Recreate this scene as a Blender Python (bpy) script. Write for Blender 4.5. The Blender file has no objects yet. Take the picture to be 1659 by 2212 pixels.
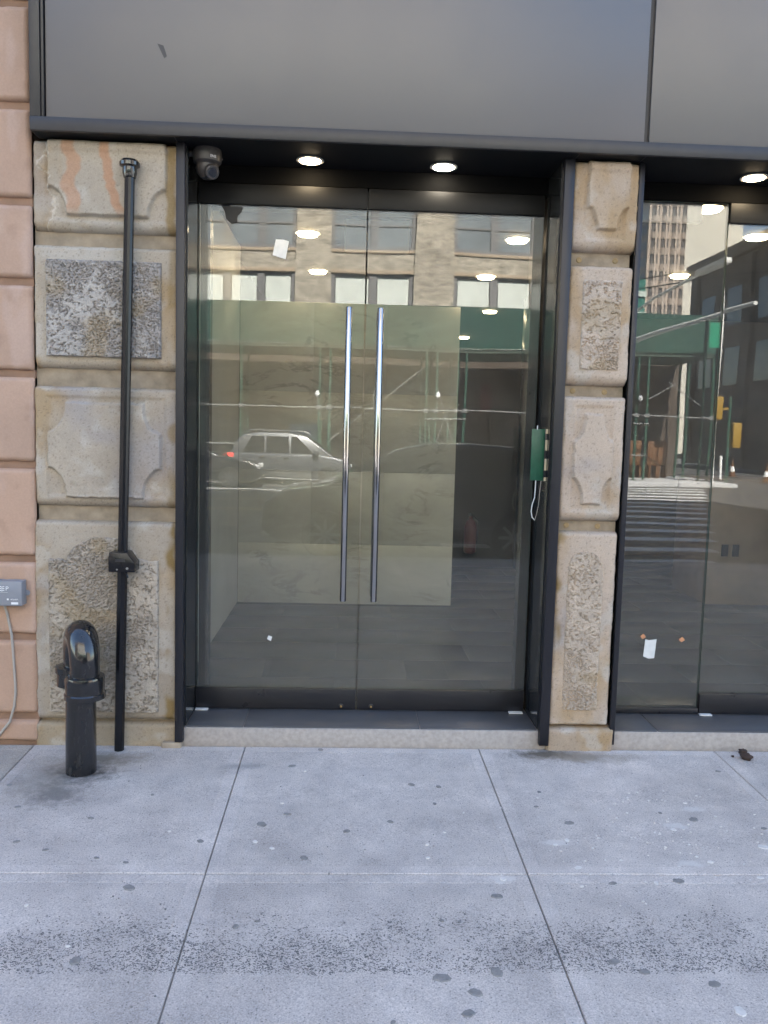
import bpy, bmesh, math, random
import numpy as np
from mathutils import Vector, Matrix
R = math.radians
random.seed(7)
rng = np.random.default_rng(11)
sc = bpy.context.scene
COL = sc.collection

# ------------------------------------------------------------------ camera, sky, sun, exposure
cam = bpy.data.cameras.new('camera'); cam_o = bpy.data.objects.new('camera', cam); COL.objects.link(cam_o)
yaw, pitch, roll = 0.044897, 0.0959896, 0.0265378
fw = Vector((math.sin(yaw)*math.cos(pitch), math.cos(yaw)*math.cos(pitch), -math.sin(pitch)))
rt = Vector((math.cos(yaw), -math.sin(yaw), 0)); up = rt.cross(fw)
r2 = math.cos(roll)*rt + math.sin(roll)*up; u2 = -math.sin(roll)*rt + math.cos(roll)*up
cam_o.matrix_world = Matrix(((r2.x, u2.x, -fw.x, 0), (r2.y, u2.y, -fw.y, -4.0971), (r2.z, u2.z, -fw.z, 1.6), (0, 0, 0, 1)))
cam.sensor_fit = 'VERTICAL'; cam.sensor_height = 24.0; cam.lens = 24.0*1800/2212
cam.clip_end = 3000; cam.clip_start = 0.05
sc.camera = cam_o

SUN_EL, SUN_AZ = R(48), R(12)          # azimuth measured from +y towards +x
w = bpy.data.worlds.new('World'); sc.world = w; w.use_nodes = True
nt = w.node_tree; bg = nt.nodes['Background']
sky = nt.nodes.new('ShaderNodeTexSky'); sky.sky_type = 'NISHITA'; sky.sun_disc = False
sky.sun_elevation = SUN_EL; sky.sun_rotation = SUN_AZ; sky.air_density = 1.0; sky.dust_density = 0.6; sky.ozone_density = 1.0
nt.links.new(sky.outputs[0], bg.inputs[0]); bg.inputs[1].default_value = 0.075
sl = bpy.data.lights.new('sun', 'SUN'); sl.energy = 5.0; sl.angle = R(0.5); sl.color = (1, .95, .87)
so = bpy.data.objects.new('sun', sl); COL.objects.link(so)
sd = Vector((math.sin(SUN_AZ)*math.cos(SUN_EL), math.cos(SUN_AZ)*math.cos(SUN_EL), math.sin(SUN_EL)))
so.rotation_euler = sd.to_track_quat('Z', 'Y').to_euler(); so.location = sd*60
sc.view_settings.view_transform = 'Standard'; sc.view_settings.look = 'None'
sc.view_settings.exposure = 3.35; sc.view_settings.gamma = 1.0; sc.view_settings.use_curve_mapping = False
sc.cycles.use_denoising = True
sc.cycles.max_bounces = 8; sc.cycles.diffuse_bounces = 4; sc.cycles.glossy_bounces = 4
sc.cycles.transparent_max_bounces = 24; sc.cycles.caustics_reflective = False; sc.cycles.caustics_refractive = False
sc.cycles.sample_clamp_indirect = 6.0

# ------------------------------------------------------------------ helpers
class MB:
    def __init__(s): s.v = []; s.f = []; s.m = []
    def add(s, vs, fs, mi=0):
        o = len(s.v); s.v += [tuple(v) for v in vs]; s.f += [tuple(i+o for i in f) for f in fs]; s.m += [mi]*len(fs); return s
    def box(s, x0, x1, y0, y1, z0, z1, mi=0, M=None):
        vs = [Vector((x, y, z)) for z in (z0, z1) for y in (y0, y1) for x in (x0, x1)]
        if M is not None: vs = [M @ v for v in vs]
        return s.add(vs, [(0,2,3,1),(4,5,7,6),(0,1,5,4),(2,6,7,3),(0,4,6,2),(1,3,7,5)], mi)
    def lathe(s, prof, n=24, M=None, mi=0):       # prof: (r,z) bottom to top, closed with caps
        vs = []; fs = []
        for r, z in prof:
            for k in range(n):
                a = 2*math.pi*k/n; v = Vector((r*math.cos(a), r*math.sin(a), z)); vs.append(M @ v if M is not None else v)
        for i in range(len(prof)-1):
            for k in range(n):
                a, b = i*n+k, i*n+(k+1) % n; fs.append((a, b, b+n, a+n))
        fs.append(tuple(range(n-1, -1, -1))); fs.append(tuple((len(prof)-1)*n+k for k in range(n)))
        return s.add(vs, fs, mi)
    def tube(s, pts, r, n=10, mi=0):
        pts = [Vector(p) for p in pts]; rs = r if isinstance(r, (list, tuple)) else [r]*len(pts)
        vs = []; fs = []; ref = None
        for i, p in enumerate(pts):
            t = (pts[min(i+1, len(pts)-1)]-pts[max(i-1, 0)]).normalized()
            if ref is None:
                ref = Vector((0, 0, 1)) if abs(t.z) < .9 else Vector((1, 0, 0))
            a = (ref - t*ref.dot(t)).normalized(); ref = a; b = t.cross(a)
            for k in range(n):
                q = 2*math.pi*k/n; vs.append(p + (a*math.cos(q)+b*math.sin(q))*rs[i])
        for i in range(len(pts)-1):
            for k in range(n):
                a_, b_ = i*n+k, i*n+(k+1) % n; fs.append((a_, b_, b_+n, a_+n))
        fs.append(tuple(range(n-1, -1, -1))); fs.append(tuple((len(pts)-1)*n+k for k in range(n)))
        return s.add(vs, fs, mi)
    def prism(s, poly, axis, a0, a1, mi=0):       # poly in the two other axes, extruded along axis
        n = len(poly); vs = []
        for a in (a0, a1):
            for p, q in poly:
                vs.append({'x': (a, p, q), 'y': (p, a, q), 'z': (p, q, a)}[axis])
        fs = [tuple(range(n-1, -1, -1)), tuple(range(n, 2*n))]+[(i, (i+1) % n, (i+1) % n+n, i+n) for i in range(n)]
        return s.add(vs, fs, mi)
    def build(s, name, mats, parent=None, smooth=False, bevel=0, seg=2, angle=35):
        me = bpy.data.meshes.new(name); me.from_pydata(s.v, [], s.f)
        for m in (mats if isinstance(mats, (list, tuple)) else [mats]): me.materials.append(m)
        me.polygons.foreach_set('material_index', s.m)
        bm = bmesh.new(); bm.from_mesh(me)
        bmesh.ops.recalc_face_normals(bm, faces=bm.faces)
        if bevel:
            ed = [e for e in bm.edges if len(e.link_faces) == 2 and e.calc_face_angle(0) > R(30)]
            bmesh.ops.bevel(bm, geom=ed, offset=bevel, segments=seg, profile=.5, affect='EDGES', clamp_overlap=True)
        if smooth or bevel:
            for f in bm.faces: f.smooth = True
            for e in bm.edges:
                e.smooth = not (len(e.link_faces) == 2 and e.calc_face_angle(0) > R(angle))
        bm.to_mesh(me); bm.free()
        o = bpy.data.objects.new(name, me); COL.objects.link(o)
        if parent is not None: o.parent = parent
        return o
def B(name, mat, parent, x0, x1, y0, y1, z0, z1, bevel=0):
    return MB().box(x0, x1, y0, y1, z0, z1).build(name, mat, parent, bevel=bevel)
def tag(o, label=None, cat=None, group=None, kind=None):
    if label: o['label'] = label
    if cat: o['category'] = cat
    if group: o['group'] = group
    if kind: o['kind'] = kind
    return o
def thing(name, label, cat, loc=(0, 0, 0), group=None):
    o = bpy.data.objects.new(name, None); COL.objects.link(o); o.location = loc; o.empty_display_size = .1
    return tag(o, label, cat, group)
def struct(o): o['kind'] = 'structure'; return o
def link_copy(src, parent, loc=None):
    c = src.copy(); COL.objects.link(c); c.parent = parent
    if loc is not None: c.location = loc
    return c
def copy_thing(root, loc, label, rz=0):
    r = root.copy(); COL.objects.link(r); r.location = loc; r.rotation_euler = (0, 0, rz); r['label'] = label
    for ch in list(root.children):
        c = link_copy(ch, r)
        for g in list(ch.children): link_copy(g, c)
    return r
def text_mesh(name, txt, size, mat, parent, M, extrude=.0008):
    cu = bpy.data.curves.new(name, 'FONT'); cu.body = txt; cu.size = size; cu.extrude = extrude; cu.align_x = 'CENTER'; cu.align_y = 'CENTER'
    t = bpy.data.objects.new(name+'_src', cu); COL.objects.link(t)
    dg = bpy.context.evaluated_depsgraph_get(); me = bpy.data.meshes.new_from_object(t.evaluated_get(dg))
    bpy.data.objects.remove(t); bpy.data.curves.remove(cu)
    me.transform(M); me.materials.clear(); me.materials.append(mat); me.name = name
    o = bpy.data.objects.new(name, me); COL.objects.link(o); o.parent = parent; return o

# numpy noise -------------------------------------------------------
def vnoise(x, y, seed):
    t = np.random.default_rng(seed).random((256, 256))
    xi = np.floor(x).astype(int); yi = np.floor(y).astype(int); fx = x-xi; fy = y-yi
    fx = fx*fx*(3-2*fx); fy = fy*fy*(3-2*fy)
    g = lambda a, b: t[a % 256, b % 256]
    return (g(xi, yi)*(1-fx)+g(xi+1, yi)*fx)*(1-fy)+(g(xi, yi+1)*(1-fx)+g(xi+1, yi+1)*fx)*fy
def fbm(x, y, scale, seed, octs=4, gain=.5):
    s = 0; a = 1; tot = 0; f = 1/scale
    for k in range(octs):
        s = s+a*vnoise(x*f+17.3*k, y*f+5.1*k, seed+k); tot += a; a *= gain; f *= 2.03
    return s/tot
def voro(x, y, cell, seed):
    t = np.random.default_rng(seed).random((256, 256, 3)); gx = x/cell; gy = y/cell
    xi = np.floor(gx).astype(int); yi = np.floor(gy).astype(int); best = np.full(x.shape, 9.); idv = np.zeros(x.shape)
    for a in (-1, 0, 1):
        for b in (-1, 0, 1):
            q = t[(xi+a) % 256, (yi+b) % 256]
            d = np.hypot(gx-(xi+a+q[..., 0]), gy-(yi+b+q[..., 1])); m = d < best
            best = np.where(m, d, best); idv = np.where(m, q[..., 2], idv)
    return best, idv
def sstep(a, b, x): t = np.clip((x-a)/(b-a), 0, 1); return t*t*(3-2*t)
def heightfield(name, x0, x1, z0, z1, res, hfun, back, mat, parent):
    """front surface y = -h(x,z) with a closed rim reaching back to y = back; colour per vertex"""
    nx = max(2, int(round((x1-x0)/res))+1); nz = max(2, int(round((z1-z0)/res))+1)
    X, Z = np.meshgrid(np.linspace(x0, x1, nx), np.linspace(z0, z1, nz))
    Hh, Cc = hfun(X, Z)
    V = np.stack([X, -Hh, Z], -1).reshape(-1, 3)
    i = np.arange(nx*nz).reshape(nz, nx)
    F = np.stack([i[:-1, :-1], i[:-1, 1:], i[1:, 1:], i[1:, :-1]], -1).reshape(-1, 4)
    rim = np.concatenate([i[0, :], i[1:, -1], i[-1, -2::-1], i[-2:0:-1, 0]])
    RV = V[rim].copy(); RV[:, 1] = back; n0 = len(V); nr = len(rim); k = np.arange(nr); k2 = (k+1) % nr
    RF = np.stack([rim[k], n0+k, n0+k2, rim[k2]], -1)
    V = np.concatenate([V, RV]); F = np.concatenate([F, RF])
    C = np.concatenate([Cc.reshape(-1, 3), Cc.reshape(-1, 3)[rim]])
    me = bpy.data.meshes.new(name); me.from_pydata(V.tolist(), [], F.tolist()); me.materials.append(mat)
    at = me.color_attributes.new('Col', 'FLOAT_COLOR', 'POINT')
    at.data.foreach_set('color', np.concatenate([C, np.ones((len(C), 1))], 1).astype(np.float32).ravel())
    me.polygons.foreach_set('use_smooth', [True]*len(me.polygons))
    o = bpy.data.objects.new(name, me); COL.objects.link(o); o.parent = parent; return o

# ------------------------------------------------------------------ materials
def newmat(name):
    m = bpy.data.materials.new(name); m.use_nodes = True; return m, m.node_tree, m.node_tree.nodes['Principled BSDF']
def N(t, typ, **kw):
    n = t.nodes.new(typ)
    for k, v in kw.items(): setattr(n, k, v)
    return n
def mth(t, op, a, b=None, clamp=False):
    n = N(t, 'ShaderNodeMath', operation=op, use_clamp=clamp)
    for i, s in enumerate((a, b)):
        if s is None: continue
        if isinstance(s, (int, float)): n.inputs[i].default_value = s
        else: t.links.new(s, n.inputs[i])
    return n.outputs[0]
def ramp(t, src, a, b, ca=(0, 0, 0), cb=(1, 1, 1)):
    r = N(t, 'ShaderNodeValToRGB'); r.color_ramp.elements[0].position = a; r.color_ramp.elements[1].position = b
    r.color_ramp.elements[0].color = (*ca, 1); r.color_ramp.elements[1].color = (*cb, 1); t.links.new(src, r.inputs[0]); return r.outputs[0]
def noise(t, vec, scale, det=4, rough=.55, dist=0):
    n = N(t, 'ShaderNodeTexNoise'); n.inputs['Scale'].default_value = scale; n.inputs['Detail'].default_value = det
    n.inputs['Roughness'].default_value = rough; n.inputs['Distortion'].default_value = dist
    if vec is not None: t.links.new(vec, n.inputs['Vector'])
    return n.outputs['Fac']
def mixc(t, fac, a, b, mode='MIX'):
    n = N(t, 'ShaderNodeMix', data_type='RGBA', blend_type=mode)
    for i, s in ((0, fac), (6, a), (7, b)):
        if isinstance(s, (int, float)): n.inputs[i].default_value = s
        elif isinstance(s, tuple): n.inputs[i].default_value = (*s, 1) if len(s) == 3 else s
        else: t.links.new(s, n.inputs[i])
    return n.outputs[2]
def bump(t, b, h, strength, dist):
    n = N(t, 'ShaderNodeBump'); n.inputs['Strength'].default_value = strength; n.inputs['Distance'].default_value = dist
    t.links.new(h, n.inputs['Height']); t.links.new(n.outputs[0], b.inputs['Normal'])
def pmat(name, col, rough=.6, metal=0., var=None, bmp=None, spec=.5, rvar=None, coat=0):
    m, t, b = newmat(name)
    b.inputs['Base Color'].default_value = (*col, 1); b.inputs['Roughness'].default_value = rough
    b.inputs['Metallic'].default_value = metal; b.inputs['Specular IOR Level'].default_value = spec
    b.inputs['Coat Weight'].default_value = coat
    g = N(t, 'ShaderNodeNewGeometry').outputs['Position']
    if var:
        f = noise(t, g, var[0], 5)
        a = tuple(c*(1-var[1]) for c in col); c2 = tuple(min(1, c*(1+var[1])) for c in col)
        t.links.new(ramp(t, f, .3, .7, a, c2), b.inputs['Base Color'])
    if rvar:
        f = noise(t, g, rvar[0], 4); r = ramp(t, f, .3, .7, (max(0, rough-rvar[1]),)*3, (min(1, rough+rvar[1]),)*3)
        t.links.new(r, b.inputs['Roughness'])
    if bmp: bump(t, b, noise(t, g, bmp[0], 4), bmp[1], bmp[2])
    return m
def emat(name, col, s):
    m, t, b = newmat(name); b.inputs['Base Color'].default_value = (*col, 1)
    b.inputs['Emission Color'].default_value = (*col, 1); b.inputs['Emission Strength'].default_value = s; return m
def glassmat(name, tint=(.925, .938, .905), f0=.048):
    m, t, b = newmat(name); t.nodes.remove(b)
    tr = N(t, 'ShaderNodeBsdfTransparent'); tr.inputs[0].default_value = (*tint, 1)
    gl = N(t, 'ShaderNodeBsdfGlossy'); gl.inputs['Roughness'].default_value = 0.0; gl.inputs[0].default_value = (1, 1, 1, 1)
    lw = N(t, 'ShaderNodeLayerWeight'); lw.inputs[0].default_value = .5
    f = mth(t, 'ADD', mth(t, 'MULTIPLY', mth(t, 'POWER', lw.outputs['Facing'], 5.0), 1-f0), f0, True)
    mx = N(t, 'ShaderNodeMixShader'); t.links.new(f, mx.inputs[0]); t.links.new(tr.outputs[0], mx.inputs[1]); t.links.new(gl.outputs[0], mx.inputs[2])
    df = N(t, 'ShaderNodeBsdfDiffuse'); df.inputs[0].default_value = (.7, .68, .63, 1)
    g = N(t, 'ShaderNodeNewGeometry').outputs['Position']
    haze = ramp(t, noise(t, g, 2.3, 6, .7, .6), .3, .75, (.014,)*3, (.046,)*3)  # pale diffuse veil painted into the glass, a haze lifting its dark areas
    m2 = N(t, 'ShaderNodeMixShader'); t.links.new(haze, m2.inputs[0]); t.links.new(mx.outputs[0], m2.inputs[1]); t.links.new(df.outputs[0], m2.inputs[2])
    t.links.new(m2.outputs[0], t.nodes['Material Output'].inputs[0]); return m
def attrmat(name, rough=.9, fine=160, amt=.14, bdist=.0015):
    m, t, b = newmat(name); a = N(t, 'ShaderNodeAttribute', attribute_name='Col').outputs['Color']
    g = N(t, 'ShaderNodeNewGeometry').outputs['Position']; f = noise(t, g, fine, 4, .65)
    c = mixc(t, 1.0, a, ramp(t, f, .25, .75, (1-amt,)*3, (1+amt,)*3), 'MULTIPLY')
    t.links.new(c, b.inputs['Base Color']); b.inputs['Roughness'].default_value = rough; b.inputs['Specular IOR Level'].default_value = .25
    bump(t, b, f, .5, bdist); return m

M_stone = attrmat('limestone')
M_rough = attrmat('rough_stone', fine=240, amt=.22)
M_pink = attrmat('pink_painted_stone', rough=.8, fine=120, amt=.07, bdist=.0008)
M_mortar = pmat('old_mortar', (.34, .28, .205), .95, var=(14, .25), bmp=(60, .4, .004))
M_black = pmat('black_satin_metal', (.018, .018, .021), .33, spec=.5, rvar=(9, .06))
M_header = pmat('matt_black_header', (.006, .006, .006), .7, spec=.05)
M_rail = pmat('brushed_black_rail', (.010, .010, .010), .5, spec=.3)
M_jamb = pmat('black_glossy_panel', (.020, .021, .022), .08, spec=.55)
M_trimd = pmat('black_trim', (.014, .014, .018), .36, spec=.45)
M_trim = pmat('charcoal_trim', (.026, .025, .027), .38, spec=.5, var=(25, .08))
M_soffit = pmat('black_soffit', (.006, .006, .0065), .65, spec=.25)
M_fascia = pmat('grey_composite_panel', (.118, .113, .113), .37, .18, spec=.7, rvar=(3, .03), bmp=(420, .12, .0004))
M_chrome = pmat('polished_steel', (.45, .44, .43), .12, 1.0, rvar=(30, .03))
M_steel = pmat('brushed_steel', (.5, .5, .5), .3, 1.0)
M_brass = pmat('brass_lock', (.55, .38, .16), .35, 1.0)
M_blackpaint = pmat('glossy_black_paint', (.012, .012, .013), .16, spec=.6, bmp=(45, .25, .002), coat=.4, rvar=(20, .07))
def _grime(m):
    t = m.node_tree; b = t.nodes['Principled BSDF']; g = N(t, 'ShaderNodeNewGeometry').outputs['Position']
    mp = N(t, 'ShaderNodeMapping'); mp.inputs['Scale'].default_value = (1, 1, .35); t.links.new(g, mp.inputs[0])
    k = ramp(t, noise(t, mp.outputs[0], 26, 6, .75), .60, .72); k2 = ramp(t, noise(t, g, 60, 4, .7), .66, .72)
    c = mixc(t, mth(t, 'MULTIPLY', k, .55), (.010, .010, .011), (.07, .065, .06)); c = mixc(t, mth(t, 'MULTIPLY', k2, .7), c, (.10, .055, .03))
    t.links.new(c, b.inputs['Base Color']); r = ramp(t, noise(t, mp.outputs[0], 26, 6, .75), .5, .72, (.15,)*3, (.5,)*3); t.links.new(r, b.inputs['Roughness'])
_grime(M_blackpaint)
M_polepaint = pmat('black_pole_paint', (.009, .009, .011), .24, spec=.35, bmp=(80, .15, .001))
M_glass = glassmat('shop_glass')
M_tile = pmat('dark_floor_tile', (.085, .088, .095), .34, var=(2.5, .18))
M_grout = pmat('pale_grout', (.22, .22, .22), .9)
M_riser = pmat('pale_granite_riser', (.40, .36, .32), .8, var=(45, .14), bmp=(120, .3, .001))
M_white = pmat('white_paint', (.72, .72, .69), .6, var=(3, .05))
M_wallpaint = pmat('grey_white_wall', (.55, .56, .54), .5, var=(2.5, .08))
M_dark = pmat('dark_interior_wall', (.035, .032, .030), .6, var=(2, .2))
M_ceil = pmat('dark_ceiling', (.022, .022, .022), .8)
M_paper = pmat('white_paper', (.78, .80, .78), .8, var=(30, .06))
M_orange = pmat('orange_tape', (.62, .30, .15), .7)
M_green = pmat('green_plate', (.012, .085, .045), .4, var=(40, .15))
M_tan = pmat('tan_tape', (.6, .5, .33), .7)
M_red = pmat('extinguisher_red', (.10, .012, .012), .4)
M_grey = pmat('meter_grey_plastic', (.25, .26, .285), .5, var=(20, .06))
M_cable = pmat('beige_cable', (.42, .38, .33), .6)
M_letters = pmat('white_lettering', (.8, .8, .8), .6)
M_camera = pmat('camera_brown_grey', (.055, .05, .048), .4)
M_lens = pmat('camera_lens', (.01, .01, .012), .05, spec=.8)
M_lampW = emat('lamp_warm', (1, .78, .50), 7)
M_lampC = emat('lamp_neutral', (1, .88, .70), 7)
M_ring = pmat('lamp_ring', (.6, .58, .52), .4)
M_scrap = pmat('black_film', (.02, .02, .02), .6)
M_gum = pmat('trodden_gum', (.235, .225, .215), .8, var=(60, .2))
M_drip = pmat('white_paint_drip', (.66, .62, .575), .8, var=(50, .1))
M_dirt = pmat('brown_clod', (.05, .032, .025), .9, bmp=(60, .8, .01))

def marble():
    m, t, b = newmat('pale_marble'); g = N(t, 'ShaderNodeNewGeometry').outputs['Position']
    mp = N(t, 'ShaderNodeMapping'); mp.inputs['Rotation'].default_value = (0, R(35), 0); mp.inputs['Scale'].default_value = (1, 1, 2.2); t.links.new(g, mp.inputs[0])
    n1 = noise(t, mp.outputs[0], 1.5, 8, .68, 1.2); v = mth(t, 'ABSOLUTE', mth(t, 'SUBTRACT', n1, .5))
    veins = ramp(t, v, .0, .035, (1, 1, 1), (0, 0, 0)); patch = ramp(t, noise(t, g, 2.2, 3), .5, .68)
    n2 = noise(t, mp.outputs[0], 1.1, 6, .6, .8); base = ramp(t, n2, .3, .7, (.47, .45, .395), (.63, .61, .55))
    f = mth(t, 'MULTIPLY', mth(t, 'MULTIPLY', veins, patch), .55)
    t.links.new(mixc(t, f, base, (.16, .165, .15)), b.inputs['Base Color']); b.inputs['Roughness'].default_value = .25; return m
M_marble = marble()

def sidewalk_mat(name, tone, tool=False):
    m, t, b = newmat(name); g = N(t, 'ShaderNodeNewGeometry').outputs['Position']
    sep = N(t, 'ShaderNodeSeparateXYZ'); t.links.new(g, sep.inputs[0]); X, Y = sep.outputs[0], sep.outputs[1]
    big = noise(t, g, 1.1, 5, .6); mid = noise(t, g, 6, 5, .65); fine = noise(t, g, 190, 3, .7); sp = noise(t, g, 75, 2, .5)
    c0 = ramp(t, big, .3, .7, tuple(v*.82 for v in tone), tuple(v*1.14 for v in tone))
    c = mixc(t, 1.0, c0, ramp(t, mid, .3, .72, (.84, .84, .85), (1.14, 1.14, 1.13)), 'MULTIPLY')
    c = mixc(t, 1.0, c, ramp(t, fine, .25, .75, (.58, .58, .58), (1.38, 1.38, 1.38)), 'MULTIPLY')
    # small dark aggregate flecks everywhere, thin
    vo = N(t, 'ShaderNodeTexVoronoi'); vo.inputs['Scale'].default_value = 95; t.links.new(g, vo.inputs['Vector'])
    fl = ramp(t, vo.outputs['Distance'], .20, .30, (1, 1, 1), (0, 0, 0))
    sc_ = N(t, 'ShaderNodeSeparateColor'); t.links.new(vo.outputs['Color'], sc_.inputs[0])
    flk = mth(t, 'MULTIPLY', fl, mth(t, 'GREATER_THAN', sc_.outputs[0], .70 if not tool else .9))
    c = mixc(t, mth(t, 'MULTIPLY', flk, .62), c, (.13, .13, .13))
    # pale mineral bloom
    c = mixc(t, mth(t, 'MULTIPLY', ramp(t, noise(t, g, 23, 5, .75), .64, .74), .35), c, (.7, .7, .7))
    # worn band with exposed dark aggregate, parallel to the shopfront
    yy = mth(t, 'ADD', Y, mth(t, 'MULTIPLY', mth(t, 'SUBTRACT', noise(t, g, 2.2, 6, .7), .5), .42))
    yedge = mth(t, 'ADD', Y, mth(t, 'MULTIPLY', mth(t, 'SUBTRACT', noise(t, g, 9, 5, .7), .5), .06))
    lo = ramp(t, mth(t, 'ADD', yedge, 2.0), .262, .285); hi = ramp(t, mth(t, 'ADD', yy, 2.0), .36, .58, (1, 1, 1), (0, 0, 0))
    dens = mth(t, 'MULTIPLY', mth(t, 'MULTIPLY', lo, hi), ramp(t, noise(t, g, 2.0, 5, .65), .36, .60, (.12,)*3, (1,)*3))
    v2 = N(t, 'ShaderNodeTexVoronoi'); v2.inputs['Scale'].default_value = 175; v2.inputs['Randomness'].default_value = 1
    mp = N(t, 'ShaderNodeMapping'); mp.inputs['Scale'].default_value = (.75, 1, 1); t.links.new(g, mp.inputs[0])
    wv = N(t, 'ShaderNodeVectorMath', operation='ADD'); nz = N(t, 'ShaderNodeTexNoise'); nz.inputs['Scale'].default_value = 60; t.links.new(g, nz.inputs['Vector'])
    scl = N(t, 'ShaderNodeVectorMath', operation='SCALE'); scl.inputs['Scale'].default_value = .022; t.links.new(nz.outputs['Color'], scl.inputs[0])
    t.links.new(mp.outputs[0], wv.inputs[0]); t.links.new(scl.outputs[0], wv.inputs[1]); t.links.new(wv.outputs[0], v2.inputs['Vector'])
    s2 = N(t, 'ShaderNodeSeparateColor'); t.links.new(v2.outputs['Color'], s2.inputs[0])
    chip = mth(t, 'MULTIPLY', mth(t, 'LESS_THAN', v2.outputs['Distance'], mth(t, 'ADD', mth(t, 'MULTIPLY', s2.outputs[0], .30), .27)), mth(t, 'LESS_THAN', s2.outputs[1], mth(t, 'MULTIPLY', dens, 1.6)))
    c = mixc(t, mth(t, 'MULTIPLY', chip, .88), c, (.085, .085, .088))
    # grime around the foot of the vent pipe and of the second pier
    nsh = {}
    def shared(q):
        q = 8 if q < 12 else 22
        if q not in nsh: nsh[q] = mth(t, 'MULTIPLY', mth(t, 'SUBTRACT', noise(t, g, q, 5, .72), .5), 1.7)
        return nsh[q]
    def spot(px, py, rx, ry, tint, amt, c, seedscale, e0=.25, e1=1.0):
        dx = mth(t, 'DIVIDE', mth(t, 'SUBTRACT', X, px), rx); dy = mth(t, 'DIVIDE', mth(t, 'SUBTRACT', Y, py), ry)
        d = mth(t, 'SQRT', mth(t, 'ADD', mth(t, 'MULTIPLY', dx, dx), mth(t, 'MULTIPLY', dy, dy)))
        d = mth(t, 'ADD', d, shared(seedscale))
        k = ramp(t, d, e0, e1, (amt,)*3, (0, 0, 0)); return mixc(t, k, c, tint)
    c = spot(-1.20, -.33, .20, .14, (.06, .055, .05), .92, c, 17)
    c = spot(-1.24, -.54, .16, .16, (.14, .135, .13), .8, c, 13)
    c = spot(-1.12, -.16, .22, .10, (.17, .14, .10), .8, c, 9)
    c = spot(-1.36, -.40, .22, .30, (.24, .215, .18), .6, c, 6)
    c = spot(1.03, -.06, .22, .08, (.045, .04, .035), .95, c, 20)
    c = spot(1.20, -.09, .34, .10, (.24, .2, .15), .8, c, 10)
    c = spot(-.47, -.24, .14, .05, (.22, .22, .22), .5, c, 9)
    for px, py in ((.86, -.95), (1.4, -.8), (1.55, -.65), (.6, -1.21), (1.35, -1.1)):
        c = spot(px, py, .12, .05, (.66, .625, .585), .6, c, 28, .30, .58)
    t.links.new(c, b.inputs['Base Color']); b.inputs['Roughness'].default_value = .82; b.inputs['Specular IOR Level'].default_value = .3
    hsum = mth(t, 'ADD', fine, mth(t, 'MULTIPLY', chip, -.9)); bump(t, b, hsum, .45, .0012 if not tool else .0006); return m
M_walk = sidewalk_mat('concrete_slab', (.53, .478, .437))
M_walk_old = sidewalk_mat('old_concrete_slab', (.43, .39, .34))
M_tool = sidewalk_mat('tooled_concrete_edge', (.565, .51, .468), True)
M_joint = pmat('joint_filler', (.32, .31, .29), .95, var=(20, .3))
M_asphalt = pmat('asphalt', (.06, .06, .063), .85, var=(1.2, .2), bmp=(150, .4, .003))
M_road_white = pmat('road_white', (.75, .75, .74), .7, var=(3, .12))
M_road_yellow = pmat('road_yellow', (.65, .42, .06), .7, var=(3, .15))
M_ground = pmat('ground', (.12, .12, .12), .9)

# ------------------------------------------------------------------ ground, road, sidewalks
KERB, FKERB, ROAD_Z = -6.45, -27.0, -.22
SLOPE = .015
struct(MB().add([(-900, -900, -.6), (900, -900, -.6), (900, 900, -.6), (-900, 900, -.6)], [(0, 1, 2, 3)]).build('ground', M_ground))
road = struct(B('road', M_asphalt, None, -120, 160, FKERB+.15, KERB-.15, ROAD_Z-.3, ROAD_Z))
cross = struct(B('cross_street', M_asphalt, None, 15.3, 24.4, -220, FKERB+.14, ROAD_Z-.3, ROAD_Z-.004))
walk = MB()
walk.add([(-60, KERB, SLOPE*KERB-.006), (60, KERB, SLOPE*KERB-.006), (60, .36, -.006), (-60, .36, -.006),
          (-60, KERB, -.5), (60, KERB, -.5), (60, .36, -.5), (-60, .36, -.5)], [(0, 1, 2, 3), (4, 7, 6, 5), (0, 4, 5, 1), (1, 5, 6, 2), (2, 6, 7, 3), (3, 7, 4, 0)])
walk = struct(walk.build('sidewalk', M_joint))
xs = [-1.53, -.485, .70, 1.925]; xl = [-1.53]; xr = [1.925]
for k in range(5): xl.append(xl[-1]-1.22); xr.append(xr[-1]+1.22)
XJ = sorted(set(xs+xl+xr)); YJ = [.0, -1.18, -2.38, -3.58, -4.78, -5.98, KERB]
def slab(x0, x1, y0, y1, mats, dz=0):
    g = .0024; x0 += g; x1 -= g; y0 += g; y1 -= g; w_ = .052
    mb = MB(); z = lambda y: SLOPE*y+dz
    ch = .0032
    def ring(ix, zz): return [(x0+ix, y0+ix, z(y0+ix)+zz), (x1-ix, y0+ix, z(y0+ix)+zz), (x1-ix, y1-ix, z(y1-ix)+zz), (x0+ix, y1-ix, z(y1-ix)+zz)]
    V = ring(0, -.06)+ring(0, -ch)+ring(ch, 0)+ring(w_, 0)+ring(w_+.004, -.0012)
    F = [(3, 2, 1, 0)]; mi = [0]
    for lv in range(4):
        for k in range(4):
            F.append((lv*4+k, lv*4+(k+1) % 4, lv*4+4+(k+1) % 4, lv*4+4+k)); mi.append(1 if lv in (1, 2) else 0)
    F.append((16, 17, 18, 19)); mi.append(0)
    mb.add(V, F); mb.m = mi
    return mb.build('paving_slab', mats, walk)
for i in range(len(XJ)-1):
    for j in range(len(YJ)-1):
        old = XJ[i+1] <= -1.5
        slab(XJ[i], XJ[i+1], YJ[j+1], YJ[j], [M_walk_old if old else M_walk, M_walk_old if old else M_tool], random.uniform(-.002, .002))
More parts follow.
